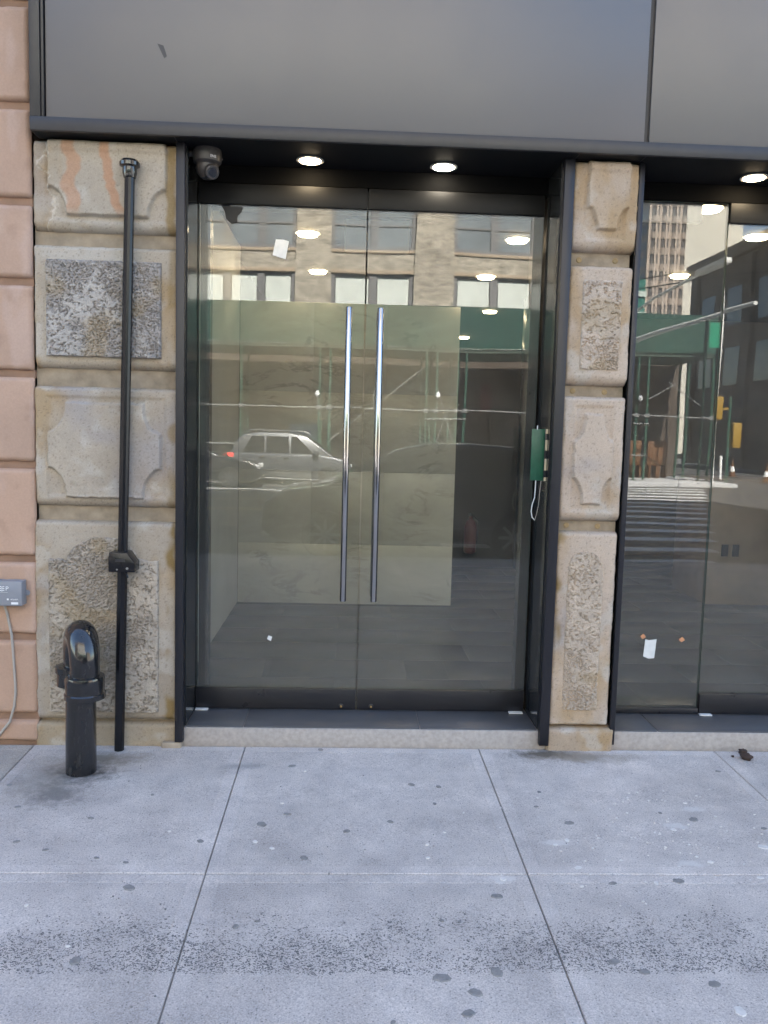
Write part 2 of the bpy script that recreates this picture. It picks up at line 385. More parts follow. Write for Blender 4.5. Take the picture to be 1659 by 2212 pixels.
kerb_o = struct(B('kerb', M_riser, None, -60, 60, KERB-.16, KERB-.004, -.5, SLOPE*KERB, .02))
M_fwalk = pmat('far_concrete', (.46, .46, .465), .85, var=(2, .1))
fwalk = struct(B('far_sidewalk', M_fwalk, None, -120, 15.2, -33.0, FKERB, -.5, -.08, .01))
fwalk2 = struct(B('far_sidewalk_corner', M_fwalk, None, 24.5, 160, -33.0, FKERB, -.5, -.084, .01))
fwalk3 = struct(B('side_street_sidewalk', M_fwalk, None, 12.4, 15.2, -200, -33.004, -.5, -.088, .01))
# road markings
yv = 7.75
while yv < 26.4:
    xrgt = 5.5+.42*(yv-7.6); wd = .45
    cw = MB().box(xrgt-(2.2 if yv < 9 else 4.6), xrgt, .6-yv-wd, .6-yv, ROAD_Z, ROAD_Z+.004).build('crosswalk_bar', M_road_white, road)
    yv += 1.4
for yy in (-14.0, -14.35, -16.8): B('lane_line', M_road_yellow, road, -60, 3.2, yy-.1, yy, ROAD_Z, ROAD_Z+.004)
B('lane_line', M_road_white, road, -60, 4.5, -20.6, -20.48, ROAD_Z, ROAD_Z+.004)
B('lane_line', M_road_white, road, -60, 4.5, -23.6, -23.48, ROAD_Z, ROAD_Z+.004)

# ------------------------------------------------------------------ stone piers
def srgb(r, g, b): return np.array([((c/255)/12.92 if c/255 < .04045 else ((c/255+.055)/1.055)**2.4) for c in (r, g, b)])
def stone_color(X, Z, base, seed, och=.6, warm=(.36, .235, .10), pale=(.50, .46, .40)):
    b = np.array(base); n1 = fbm(X, Z, .35, seed, 4); n2 = fbm(X, Z, .06, seed+9, 4)
    C = b[None, None, :]*(.80+.32*n1+.12*n2)[..., None]
    k = sstep(.52, .74, fbm(X, Z*.5, .22, seed+21, 5))*och; C = C*(1-k[..., None])+np.array(warm)*k[..., None]
    k = sstep(.56, .72, fbm(X, Z, .14, seed+33, 4))*.6; C = C*(1-k[..., None])+np.array(pale)*k[..., None]
    k = sstep(.60, .75, fbm(X, Z, .5, seed+44, 4))*.6; C = C*(1-k[..., None])+np.array((.33, .305, .295))*k[..., None]
    sp, idv = voro(X, Z, .018, seed+3); k = ((sp < .2) & (idv > .62))*.35; C = C*(1-k[..., None])+np.array((.12, .10, .08))*k[..., None]
    return C
def edge_round(d, r, depth):
    q = np.clip((r-d)/r, 0, 1); return -depth*(1-np.sqrt(np.clip(1-q*q, 0, 1)))
def cartouche_sd(X, Z, x0, x1, z0, z1, rx, ry):
    """positive inside: rectangle with hollowed-out corners"""
    sd_ = np.minimum(np.minimum(X-x0, x1-X), np.minimum(Z-z0, z1-Z))
    for cx in (x0, x1):
        for cz in (z0, z1):
            e = (np.hypot((X-cx)/rx, (Z-cz)/ry)-1)*min(rx, ry); sd_ = np.minimum(sd_, e)
    return sd_
def block(parent, x0, x1, z0, z1, base, seed, cart=None, rb=.045, rtp=.022, rs=.012, bulge=0, res=.005, front=0.0, extra=None):
    def hf(X, Z):
        wob = (fbm(X, Z, .09, seed, 4)-.5)*.006+(fbm(X, Z, .02, seed+5, 3)-.5)*.0028
        ed = (fbm(X, Z, .05, seed+6, 3)-.5)*.012
        H = front+wob+edge_round(Z-z0+ed*.4, rb, .062)+edge_round(z1-Z+ed*.3, rtp, .045)+edge_round(X-x0+ed, rs, .014)+edge_round(x1-X+ed, rs, .014)
        C = stone_color(X, Z, base, seed)
        if cart:
            s = cartouche_sd(X, Z, *cart)+(fbm(X, Z, .03, seed+8, 3)-.5)*.009
            # a sunken field around a raised, worn cartouche
            fld = np.minimum(np.minimum(X-x0-.05, x1-.05-X), np.minimum(Z-z0-.045, z1-.04-Z))
            H = H-.008*sstep(0, .02, fld)+.032*sstep(-.003, .004, s)*(.75+.25*fbm(X, Z, .2, seed+12, 2))
            ero = sstep(.6, .8, fbm(X, Z, .12, seed+14, 4)); H = H-ero*.004
        if extra: H, C = extra(X, Z, H, C)
        return H, np.clip(C, .02, .8)
    return heightfield('stone_block', x0, x1, z0, z1, res, hf, .085, M_stone, parent)
def rough_panel(parent, x0, x1, z0, z1, seed, pale, dark, flake, proud=.014, arch=None, res=.0032, zgrad=0):
    def hf(X, Z):
        wx = X+(fbm(X, Z, .02, seed+1, 2)-.5)*.014; wz = Z+(fbm(X, Z, .02, seed+2, 2)-.5)*.014
        sp, idv = voro(wx, wz*1.2, .0120, seed+4); pit = (1-sstep(.24, .38, sp))*(idv > .25)
        sp2, id2 = voro(wx+3, wz*1.2, .0085, seed+24); pit = np.maximum(pit, (1-sstep(.25, .4, sp2))*(id2 > .6)*.6)
        zone = sstep(.46, .54, fbm(X, Z, .2, seed+5, 4)*.8+fbm(X, Z, .03, seed+15, 3)*.2+flake+(zgrad*((x0+x1)/2-X)/(x1-x0)))
        fn = fbm(wx, wz*1.3, .015, seed+6, 4, .6)
        fl = zone*sstep(.40, .46, fn)+(1-zone)*sstep(.66, .70, fn)
        H = proud+(fbm(X, Z, .014, seed+7, 2)-.5)*.002+(fbm(X, Z, .1, seed+17, 3)-.5)*.007
        H = H-pit*.009*(1-.85*fl)+fl*.003
        H = H+edge_round(X-x0, .012, .014)+edge_round(x1-X, .012, .014)+edge_round(z1-Z, .02, .012)
        n = fbm(X, Z, .05, seed+8, 4)
        C = np.array(dark)[None, None]*(.75+.5*n)[..., None]; P = np.array(pale)[None, None]*(.8+.4*n)[..., None]
        C = C*(1-fl[..., None])+P*fl[..., None]
        C = C*(1-.22*(pit*(1-.9*fl))[..., None])      # pits coloured darker than the stone around them
        k = sstep(.58, .75, fbm(X, Z, .2, seed+10, 3))*.5; C = C*(1-k[..., None])+np.array((.33, .25, .14))*k[..., None]
        if arch:
            ax, aw, az = arch; top = az+(z1-az)*np.sqrt(np.clip(1-((X-ax)/aw)**2, 0, 1))+(fbm(X, X*0, .05, seed+11, 3)-.5)*.03
            H = np.where(Z > top, -.02, H)
        return H, np.clip(C, .02, .8)
    return heightfield('rough_panel', x0, x1, z0, z1, res, hf, .02, M_rough, parent)

def streaks1(X, Z, H, C):
    for cx, wv, sd_, a in ((-1.33, .035, 1, .6), (-1.17, .028, 2, .7)):
        path = cx+(2.92-Z)*(.10 if sd_ == 1 else .28)*sstep(2.9, 2.5, Z)+(fbm(Z, Z*0, .08, sd_, 3)-.5)*.06
        ww = wv*(.6+.6*fbm(Z, Z*0, .1, sd_+4, 2)); k = (1-sstep(ww*.7, ww*1.2, np.abs(X-path)))*a*sstep(2.56, 2.62, Z)
        C = C*(1-k[..., None])+np.array((.46, .235, .125))*k[..., None]
    k = (1-sstep(.012, .03, np.abs(X+.862+(fbm(Z, Z*0, .06, 8, 3)-.5)*.02)))*.75; C = C*(1-k[..., None])+np.array((.26, .17, .055))*k[..., None]
    # flaked skin on the left
    s = X+1.43+(fbm(X, Z, .07, 77, 4)-.5)*.16; k = sstep(.01, -.004, s); H = H-.007*k; C = C*(1-.4*k[..., None])+np.array((.33, .26, .19))*.4*k[..., None]
    r = np.exp(-(s/.006)**2)*.7; C = C*(1-r[..., None])+np.array((.62, .56, .46))*r[..., None]
    return H, C
def rust_right(xr, a=.6, seed=5):
    def f(X, Z, H, C):
        k = (1-sstep(.01, .035, np.abs(X-xr+(fbm(Z, Z*0, .08, seed, 3)-.5)*.03)))*sstep(.45, .62, fbm(X, Z, .16, seed+2, 3))*a
        C = C*(1-k[..., None])+np.array((.24, .16, .055))*k[..., None]
        return H, C
    return f
base1 = (.40, .34, .265); base1w = (.43, .37, .29); base2 = (.465, .375, .29)
pier = thing('stone_pier', 'wide weathered beige stone pier behind the black vent pipe', 'stone pier', (-1.17, 0, 0))
pier.location = (0, 0, 0)
X0, X1 = -1.503, -.828
B('mortar_core', M_mortar, pier, X0-.008, X1, .048, .34, -.05, 2.915)
block(pier, X0, X1, 2.503, 2.918, base1w, 101, (-1.43, -.884, 2.577, 3.3, .082, .125), extra=streaks1)
b2 = block(pier, X0, X1, 1.862, 2.440, base1w, 102, extra=rust_right(-.85, .5))
rough_panel(b2, -1.444, -.905, 1.921, 2.369, 201, (.42, .39, .35), (.31, .285, .26), .035, .024, zgrad=.28)
block(pier, X0-.006, X1, 1.197, 1.778, base1, 103, (-1.445, -.907, 1.245, 1.70, .085, .14), extra=rust_right(-.85, .6, 15))
b4 = block(pier, X0-.014, X1-.004, .122, 1.128, base1, 104, extra=rust_right(-.855, .9, 25))
rough_panel(b4, -1.45, -.917, .177, 1.05, 301, (.42, .365, .295), (.34, .295, .24), -.005, .018, arch=(-1.19, .17, .94))
block(pier, X0-.02, X1-.006, -.03, .116, (.36, .29, .20), 105, rb=.008, rtp=.02)
pier2 = thing('stone_pier', 'narrow beige stone pier between the double doors and the right window', 'stone pier')
B('mortar_core', M_mortar, pier2, 1.058, 1.362, .048, .34, -.05, 2.915)
P0, P1 = 1.055, 1.364
block(pier2, P0, P1+.006, 2.497, 2.918, base2, 111, (1.122, 1.322, 2.598, 3.3, .052, .10), rb=.05, rs=.016, front=.012)
c2 = block(pier2, P0, P1, 1.853, 2.430, base2, 112, rb=.055, rs=.018, front=.010)
rough_panel(c2, 1.119, 1.318, 1.931, 2.362, 211, (.48, .40, .32), (.44, .36, .285), .02, .016)
block(pier2, P0, P1-.002, 1.180, 1.800, base2, 113, (1.112, 1.308, 1.268, 1.713, .052, .125), rb=.05, rs=.018, front=.010)
c4 = block(pier2, P0, P1-.006, .124, 1.128, base2, 114, rb=.02, rs=.018, front=.006, extra=rust_right(1.07, .8, 35))
rough_panel(c4, 1.113, 1.298, .213, 1.03, 311, (.47, .39, .305), (.43, .355, .275), .015, .012, arch=(1.205, .085, .95))
block(pier2, 1.046, 1.388, -.03, .118, (.42, .33, .24), 115, rb=.008, rtp=.02, front=.018)
def plug(px, pz, s):     # filler spots in the channels of the narrow pier
    return MB().lathe([(.012*s, 0), (.012*s, .003), (.009*s, .005)], 9, Matrix.Translation((px, .048, pz)) @ Matrix.Rotation(R(90), 4, 'X')).build('filler_spot', M_tan if False else M_mortar_spot, pier2)
M_mortar_spot = pmat('filler', (.34, .25, .13), .9, var=(60, .2))
for px, pz in ((1.11, 2.463), (1.29, 2.465), (1.11, 1.827), (1.27, 1.825), (1.11, 1.154), (1.27, 1.152)): plug(px, pz, 1.2)

# ------------------------------------------------------------------ pink building on the left
pink = thing('pink_building', 'pink painted building of rusticated stone courses left of the shopfront', 'building')
B('back_wall', pmat('pink_joint', (.30, .19, .13), .9, var=(8, .2)), pink, -20, -1.512, .022, .5, -.3, 8.0)
PC = (.455, .31, .228)
zj = [0.0, .142, .545, .935, 1.394, 1.832, 2.263, 2.632, 3.066, 3.517, 3.95]
for i in range(len(zj)-1):
    for xa, xb in ((-2.72, -1.512), (-3.95, -2.73), (-5.2, -3.96)):
        sd_ = 500+i*3+int(-xa)
        def hf(X, Z, za=zj[i]+.018, zb=zj[i+1]-.018, xa=xa, xb=xb, sd_=sd_):
            ed = (fbm(X, Z, .05, sd_, 3)-.5)*.006
            H = .004+(fbm(X, Z, .12, sd_+1, 4)-.5)*.004+edge_round(Z-za+ed, .016, .02)+edge_round(zb-Z+ed, .016, .02)+edge_round(X-xa, .006, .006)+edge_round(xb-X+ed, .012, .016)
            C = np.array(PC)[None, None]*(.86+.28*fbm(X, Z, .3, sd_+2, 5))[..., None]
            k = sstep(.55, .72, fbm(X*2, Z*.6, .2, sd_+3, 4))*.3; C = C*(1-k[..., None])+np.array((.55, .42, .36))*k[..., None]
            if zb < 1.5: C = C*(1-.25)+np.array((.58, .36, .24))*.25
            k = sstep(.62, .75, fbm(X, Z, .1, sd_+5, 4))*.35; C = C*(1-k[..., None])+np.array((.33, .21, .15))*k[..., None]
            return H, np.clip(C, .02, .8)
        heightfield('stone_course', xa, xb, zj[i]+.018, zj[i+1]-.018, .012 if xa > -2.8 else .04, hf, .05, M_pink, pink)
B('upper_wall', pmat('pink_wall', PC, .85, var=(1.5, .1)), pink, -20, -1.514, .0, 12, 8.0, 22.4)
B('side_mass', pmat('pink_wall_side', PC, .85), pink, -20, -1.6, .5, 12, 0, 8.0)

# ------------------------------------------------------------------ own building above the shopfront
ours = thing('shop_building', 'stone building over the shopfront carrying the grey fascia', 'building')
M_up = pmat('tan_stone_wall', (.40, .35, .28), .85, var=(1.2, .12))
B('upper_wall', M_up, ours, -1.51, 15, .02, 14, 3.35, 22.4)
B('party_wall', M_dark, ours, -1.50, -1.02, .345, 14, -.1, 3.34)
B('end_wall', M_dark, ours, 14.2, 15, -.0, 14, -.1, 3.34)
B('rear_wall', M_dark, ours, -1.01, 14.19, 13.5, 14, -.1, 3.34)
# shopfront further right, outside the frame
B('shopfront_wall', M_trim, ours, 4.6, 14.19, .0, .3, -.1, 3.34)

# ------------------------------------------------------------------ fascia and soffit
FY = -.10
fas = thing('sign_fascia', 'blank dark grey composite fascia panels in a charcoal frame above the doors', 'fascia')
M_seam = pmat('brown_grey_seam', (.045, .04, .036), .5)
seams = [-1.408, 1.368, 4.15]
for i in range(2):
    B('fascia_panel', M_fascia, fas, seams[i]+(.012 if i else .002), seams[i+1]-.012, FY+.012, .018, 2.986, 4.25, .002)
B('seam_strip', M_seam, fas, 1.3565, 1.3795, FY+.028, .017, 2.986, 4.25)
MB().box(-1.475, -1.428, FY, .018, 2.983, 4.26).box(-1.424, -1.412, FY+.004, .017, 2.984, 4.26).build('side_frame', M_trim, fas, bevel=.0015)
B('bottom_lip', M_trim, fas, -1.475, 4.6, FY-.006, .017, 2.921, 2.9815, .003)
B('top_lip', M_trim, fas, -1.475, 4.6, FY-.006, .0175, 4.262, 4.32, .003)
# thumb-sized smudge and scuffs on the panel
sm = MB(); sm.add([(-.905, FY+.0112, 3.325), (-.878, FY+.0112, 3.318), (-.862, FY+.0112, 3.272), (-.874, FY+.0112, 3.262), (-.893, FY+.0112, 3.300)], [(0, 1, 2, 3, 4)])
sm.build('smudge', pmat('dark_smudge', (.06, .057, .055), .6), fas)
soff = thing('entrance_soffit', 'black soffit panel over the recessed doorway', 'soffit')
B('soffit_panel', M_soffit, soff, -.826, 1.052, -.088, .33, 2.920, 2.945)
B('soffit_panel', M_soffit, soff, 1.372, 4.6, -.088, .33, 2.9202, 2.945)
B('soffit_edge', M_soffit, soff, -1.47, -.83, -.088, .012, 2.9205, 2.945)
B('soffit_edge', M_soffit, soff, 1.056, 1.368, -.088, .004, 2.9205, 2.945)
B('upper_closure', M_dark, soff, -1.0, 4.6, .02, .34, 2.95, 3.345)

# ------------------------------------------------------------------ door recess
fr = thing('door_surround', 'black metal frame lining the recess of the double doors', 'door frame')
B('jamb_trim', M_trimd, fr, -.832, -.792, -.030, .02, .03, 2.918, .002)
B('jamb_panel', M_jamb, fr, -.815, -.786, .0205, .345, .101, 2.918)
B('jamb_trim', M_trimd, fr, 1.004, 1.052, -.030, .02, .03, 2.918, .002)
B('jamb_panel', M_jamb, fr, .998, 1.04, .0205, .345, .101, 2.918)
B('header', M_header, fr, -.785, .997, .285, .345, 2.832, 2.918)
B('inner_post', M_black, fr, -.778, -.728, .318, .40, .102, 2.83)
B('inner_post', M_black, fr, .938, .99, .318, .40, .102, 2.83)
B('inner_header', M_black, fr, -.727, .937, .33, .40, 2.722, 2.83)
def pane(name, x0, x1, z0, z1, y, parent, seed, th=.012, amp=.00018, tilt=(0, 0)):
    nx, nz = 15, 36; r = np.random.default_rng(seed)
    X, Z = np.meshgrid(np.linspace(x0, x1, nx), np.linspace(z0, z1, nz))
    D = (fbm(X+seed, Z, .55, seed, 2)-.5)*2*amp*1.5+tilt[0]*(X-(x0+x1)/2)+tilt[1]*(Z-(z0+z1)/2)
    mb = MB(); i = np.arange(nx*nz).reshape(nz, nx)
    for s in (0, 1):
        V = np.stack([X, y+D+s*th, Z], -1).reshape(-1, 3)
        F = np.stack([i[:-1, :-1], i[:-1, 1:], i[1:, 1:], i[1:, :-1]], -1).reshape(-1, 4)
        mb.add(V.tolist(), (F if s == 0 else F[:, ::-1]).tolist())
    rim = np.concatenate([i[0, :], i[1:, -1], i[-1, -2::-1], i[-2:0:-1, 0]]); n0 = nx*nz
    mb.add([], []); mb.f += [(int(a), int(a+n0), int(b+n0), int(b)) for a, b in zip(rim, np.roll(rim, -1))]; mb.m += [1]*len(rim)
    return mb.build(name, [M_glass, M_gedge], parent, smooth=True)
M_gedge = pmat('glass_edge_green', (.10, .16, .14), .2)
GY = .294
def door(name, label, x0, x1, z0, z1, hx, seed, tilt, lock=True, hside=1):
    d = thing(name, label, 'glass door')
    pane('glass_pane', x0, x1, z0+.108, z1-.098, GY, d, seed, tilt=tilt)
    br = B('bottom_rail', M_black, d, x0, x1, GY-.018, GY+.03, z0, z0+.112, .002)
    if lock:
        lk = MB().lathe([(.013, 0), (.013, .006), (.010, .008)], 16, Matrix.Translation((hx+.003, GY-.018, z0+.020)) @ Matrix.Rotation(R(90), 4, 'X')).build('lock_rose', M_black, br, smooth=True)
        MB().lathe([(.0055, 0), (.0055, .003)], 12, Matrix.Translation((hx+.003, GY-.026, z0+.020)) @ Matrix.Rotation(R(90), 4, 'X')).build('lock_cylinder', M_brass, br, smooth=True)
    B('top_rail', M_rail, d, x0, x1, GY-.016, GY+.03, z1-.100, z1, .002)
    if hx is not None:
        for yy in (GY-.075, GY+.087):
            h = MB().tube([(hx, yy, .708), (hx, yy, .712), (hx, yy, 2.222), (hx, yy, 2.226)], [.0145, .0165, .0165, .0145], 20).build('pull_handle', M_chrome, d, smooth=True)
            for zz in (1.0, 1.93):
                ya, yb = (yy+.012, GY) if yy < GY else (GY+.012, yy-.012)
                MB().tube([(hx, ya, zz), (hx, yb, zz)], .008, 12).build('standoff', M_chrome, h, smooth=True)
    return d
door('glass_door', 'left leaf of the frameless glass double doors, with a tall steel pull', -.782, .0695, .104, 2.828, -.0105, 21, (.0004, .0006))
door('glass_door', 'right leaf of the glass double doors, beside the narrow stone pier', .0775, .982, .104, 2.828, .151, 22, (-.0006, .0004))
# fixed side window and far door on the right
win = thing('display_window', 'tall frameless fixed glass pane right of the narrow stone pier', 'shop window')
pane('glass_pane', 1.410, 1.9505, .132, 2.828, GY, win, 23)
B('bottom_channel', M_black, win, 1.410, 1.9505, GY-.02, GY+.03, .1012, .134, .002)
door('glass_door', 'glass door with black bottom rail at the right edge of the picture', 1.957, 2.86, .104, 2.828, None, 24, (.0012, 0), lock=False)
door('glass_door', 'second glass door leaf beyond the right edge of the picture', 2.868, 3.76, .104, 2.828, None, 25, (0, 0), lock=False)
fr2 = thing('window_frame', 'thin black metal trim framing the right shop window', 'window frame')
B('jamb_trim', M_trimd, fr2, 1.372, 1.398, -.006, .02, .03, 2.918, .002)
B('jamb_panel', M_jamb, fr2, 1.378, 1.406, .0205, .345, .101, 2.918)
B('header', M_header, fr2, 1.4065, 4.6, .285, .345, 2.832, 2.918)
B('end_panel', M_jamb, fr2, 3.77, 4.6, .29, .34, .101, 2.83)
# plastic pivot covers at the door corners
for xa, xb, lb in ((-.782, -.715, 'white plastic pivot cover at the foot of the left glass leaf'), (.90, .975, 'white plastic pivot cover at the foot of the right glass leaf'), (1.952, 2.02, 'white plastic pivot cover under the far right glass door')):
    tag(B('pivot_cover', M_white, None, xa, xb, GY-.05, GY-.02, .1005, .108, .003), lb, 'pivot cover', 'pivot covers')

# ------------------------------------------------------------------ doorstep and floors
stp = thing('doorstep', 'low pale granite step with dark tiled top under the glass doors', 'doorstep')
MB().box(-.826, 1.045, .004, .34, -.04, .094).build('riser', M_riser, stp, bevel=.006)
MB().box(1.39, 4.6, .008, .34, -.04, .094).build('riser', M_riser, stp, bevel=.006)
def tiles(xs_, y0, y1, z, parent, g=.0022):
    for a, b_ in zip(xs_[:-1], xs_[1:]):
        B('floor_tile', M_tile, parent, a+g, b_-g, y0+g, y1-g, z-.008, z, .0008)
tiles([-.786, -.498, .398, .998], .014, .436, .1005, stp)
tiles([1.406, 1.63, 2.52, 3.41, 4.3], .014, .436, .1005, stp)
floor = struct(B('floor', M_grout, None, -1.01, 14.19, .345, 13.5, -.1, .0985))
row = 0; y = .438
while y < 5.6:
    off = -.498 if row % 2 else -.052; off = off-1.784
    xs_ = []; xx = off
    while xx < 5.6:
        if xx > -1.0: xs_.append(xx)
        xx += .891
    xs_ = ([-1.0] if xs_[0] > -.95 else [])+xs_
    tiles(xs_, y, y+.4235, .1005, floor); y += .4235; row += 1

# ------------------------------------------------------------------ interior
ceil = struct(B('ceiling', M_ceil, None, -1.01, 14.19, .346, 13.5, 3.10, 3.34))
lw_ = struct(B('side_wall', M_wallpaint, None, -1.015, -.93, .41, 3.05, .0986, 3.098))
part_ = thing('marble_partition', 'pale veined marble slab partition standing inside behind the doors', 'partition')
B('core', M_wallpaint, part_, -.926, .922, 3.062, 3.15, .1006, 2.664)
zz_ = [.1008, .62, 1.25, 1.92, 2.665]
for q in range(4):
    cuts = [-.928, -.31, .31, .925] if q % 2 else [-.928, .0, .925]
    for a, b_ in zip(cuts[:-1], cuts[1:]): B('marble_slab', M_marble, part_, a+.0006, b_-.0006, 3.05+random.uniform(0, .0015), 3.0615, zz_[q]+.0006, zz_[q+1]-.0006, .0004)
dk = tag(B('dark_partition', M_dark, None, .6, 1.93, 5.2, 5.32, .1006, 2.55, .004), 'dark half-height partition at the back of the shop interior', 'partition')
tag(B('dark_column', M_black, None, 1.90, 2.25, 4.9, 5.19, .1006, 3.098, .004), 'dark square column inside the shop right of the extinguisher', 'column')
wp = tag(B('brown_wall', pmat('brown_interior', (.24, .19, .145), .6, var=(2, .2)), None, 2.3, 8.0, 6.4, 6.5, .1006, 3.098), 'brown rear wall of the shop seen through the right window', 'wall')
bk = tag(B('ceiling_bulkhead', M_white, None, 1.41, 1.95, .62, .68, 2.815, 3.098, .004), 'white dropped bulkhead under the ceiling behind the right window', 'bulkhead')
bk2 = tag(B('hanging_panel', M_white, None, -.055, .40, 2.0, 2.06, 2.885, 3.098, .003), 'pale square panel hanging from the ceiling behind the doors', 'panel')
ct = tag(B('counter', pmat('brown_counter', (.26, .20, .15), .5, var=(3, .2)), None, 3.3, 5.2, 3.3, 4.1, .1006, 1.25, .01), 'brown boxy counter inside behind the far right glass door', 'counter')
ob = thing('outlet_box', 'small pair of dark socket boxes on the brown counter inside', 'socket')
for xx in (3.42, 3.52): B('socket', M_black, ob, xx, xx+.06, 3.285, 3.2995, .55, .66, .003)
ext = thing('fire_extinguisher', 'dark red fire extinguisher on the dark rear partition', 'fire extinguisher', (1.385, 5.11, .27))
MB().lathe([(.05, 0), (.07, .02), (.072, .30), (.05, .36), (.022, .385), (.022, .42)], 18).build('cylinder', M_red, ext, smooth=True)
MB().box(-.02, .02, -.03, .02, .42, .445).box(-.012, .012, -.09, -.02, .44, .455).build('valve', M_black, ext)
MB().tube([(.02, 0, .42), (.09, 0, .36), (.085, 0, .2), (.08, 0, .1)], .011, 8).build('hose', M_black, ext, smooth=True)
B('bracket', M_black, ext, -.03, .03, .07, .088, .1, .25)

def downlight(x, y, z, mat, label, group, r=.052, drop=.006):
    d = thing('downlight', label, 'downlight', (x, y, z), group)
    MB().lathe([(r*1.30, -.004), (r*1.30, 0)], 28).build('trim_ring', M_ring, d)
    MB().lathe([(r*.6, -drop-.004), (r, -drop), (r*1.02, -.0045)], 28).build('lens', mat, d, smooth=True)
    return d
downlight(-.218, .165, 2.9198, M_lampW, 'lit warm round downlight in the soffit above the left glass leaf', 'soffit downlights')
downlight(.444, .180, 2.9198, M_lampC, 'lit whiter round downlight in the soffit above the right glass leaf', 'soffit downlights')
downlight(2.007, .150, 2.9198, M_lampW, 'lit warm round downlight in the soffit at the right picture edge', 'soffit downlights')
inl = [(-.345, 2.48, 'upper left'), (-.322, 4.0, 'left, second row'), (1.266, 2.44, 'nearest on the right side'), (1.277, 3.98, 'second on the right side'), (1.69, 6.2, 'third on the right side'), (1.76, 9.01, 'farthest on the right side'),
       (2.96, 2.06, 'nearest behind the far right door'), (2.996, 3.59, 'second behind the right window'), (4.52, 6.63, 'farthest behind the right window'), (2.298, 1.378, 'topmost in the right window')]
for x, y, s in inl:
    downlight(x, y, 3.0998, M_lampW, 'lit round ceiling downlight inside the shop, '+s, 'ceiling downlights inside', r=.075, drop=.02)
# ------------------------------------------------------------------ things stuck on the glass
def sheet(name, pts, mat, label, cat, group=None, y=GY-.0012, th=.0008, curl=0):
    n = len(pts); c = (sum(p[0] for p in pts)/n, sum(p[1] for p in pts)/n)
    V = [(p[0], y-curl*((i*7) % 3), p[1]) for i, p in enumerate(pts)]+[(p[0], y+th-curl*((i*7) % 3), p[1]) for i, p in enumerate(pts)]
    F = [tuple(range(n)), tuple(range(2*n-1, n-1, -1))]+[(i, i+n, (i+1) % n+n, (i+1) % n) for i in range(n)]
    return tag(MB().add(V, F).build(name, mat), label, cat, group)
sheet('paper_note', [(-.408, 2.483), (-.341, 2.465), (-.325, 2.555), (-.352, 2.562), (-.392, 2.563)], M_paper, 'white creased paper taped high on the left glass leaf', 'paper', y=GY-.004)
sheet('paper_scrap', [(-.411, .481), (-.390, .470), (-.383, .494), (-.403, .501)], M_paper, 'small white square sticker low on the left glass leaf', 'sticker')
sheet('paper_note', [(1.633, .417), (1.665, .405), (1.695, .408), (1.703, .514), (1.66, .508), (1.640, .513)], M_paper, 'torn white paper low on the right shop window', 'paper', y=GY-.004)
sheet('orange_sticker', [(1.612, .528), (1.626, .512), (1.644, .524), (1.630, .543)], M_orange, 'orange square sticker touching the torn paper on the right window', 'sticker', 'orange stickers')
sheet('orange_sticker', [(1.826, .514), (1.842, .498), (1.862, .511), (1.846, .529)], M_orange, 'orange square sticker alone on the right shop window', 'sticker', 'orange stickers')
sheet('film_scrap', [(-.668, 2.718), (-.560, 2.718), (-.568, 2.695), (-.588, 2.672), (-.592, 2.640), (-.618, 2.633), (-.645, 2.655), (-.652, 2.69)], M_scrap, 'torn black film scrap in the top corner of the left glass leaf', 'film scrap', y=GY-.0022)

# ------------------------------------------------------------------ turret camera
tc = thing('security_camera', 'dark grey turret security camera under the soffit above the left door jamb', 'camera', (-.705, .075, 2.92))
MB().lathe([(.052, -.070), (.066, -.058), (.070, -.03), (.066, 0)], 32).build('base', M_camera, tc, smooth=True)
MB().lathe([(.002, -.138), (.028, -.132), (.046, -.112), (.054, -.088), (.0525, -.0715)], 32).build('ball', M_camera, tc, smooth=True)
Mx = Matrix.Translation((.022, -.030, -.107)) @ Vector((.5, -.72, -.42)).to_track_quat('Z', 'Y').to_matrix().to_4x4()
e_ = MB().lathe([(.036, 0), (.034, .020), (.030, .024)], 26, Mx).build('eye_housing', M_camera, tc, smooth=True)
MB().lathe([(.022, .0242), (.021, .026)], 22, Mx).build('lens', M_lens, e_, smooth=True)
MB().tube([(-.062, .0, -.02), (-.085, .0, -.02)], .014, 12).build('cable_gland', M_camera, tc, smooth=True)
th_ = R(-58); text_mesh('lettering', 'ENS', .017, M_letters, tc, Matrix.Translation((.0715*math.cos(th_), .0715*math.sin(th_), -.046)) @ Matrix.Rotation(R(32), 4, 'Z') @ Matrix.Rotation(R(90), 4, 'X'))
scw = tag(MB().lathe([(.012, -.004), (.012, 0)], 12, Matrix.Translation((-.662, .2, 2.9199))).build('soffit_stud', M_steel), 'small steel stud in the black soffit behind the camera', 'stud')

# ------------------------------------------------------------------ green plate and wires on the right jamb
gp = thing('junction_plate', 'green plate with dangling wires on the right door jamb', 'junction plate')
B('plate', M_green, gp, .918, .984, .060, .066, 1.376, 1.634, .001)
B('back_box', M_black, gp, .93, .9975, .0665, .10, 1.39, 1.62, .002)
B('edge_tape', M_black, gp, .985, .9972, .056, .066, 1.372, 1.636, .001)
for za, zb in ((1.374, 1.393), (1.428, 1.486), (1.528, 1.580), (1.612, 1.634)): B('tape_piece', M_tan, gp, .9865, .9968, .053, .0555, za, zb)
wire = [(.948, .062, 1.376), (.947, .060, 1.33), (.945, .058, 1.29), (.934, .056, 1.255), (.930, .056, 1.22), (.936, .056, 1.19), (.948, .056, 1.177)]
MB().tube(wire, .0026, 8).build('wire', M_white, gp, smooth=True)
MB().tube([(.975, .062, 1.376), (.970, .06, 1.32), (.966, .058, 1.25), (.957, .057, 1.20), (.948, .056, 1.172)], .0012, 6).build('wire', M_cable, gp, smooth=True)
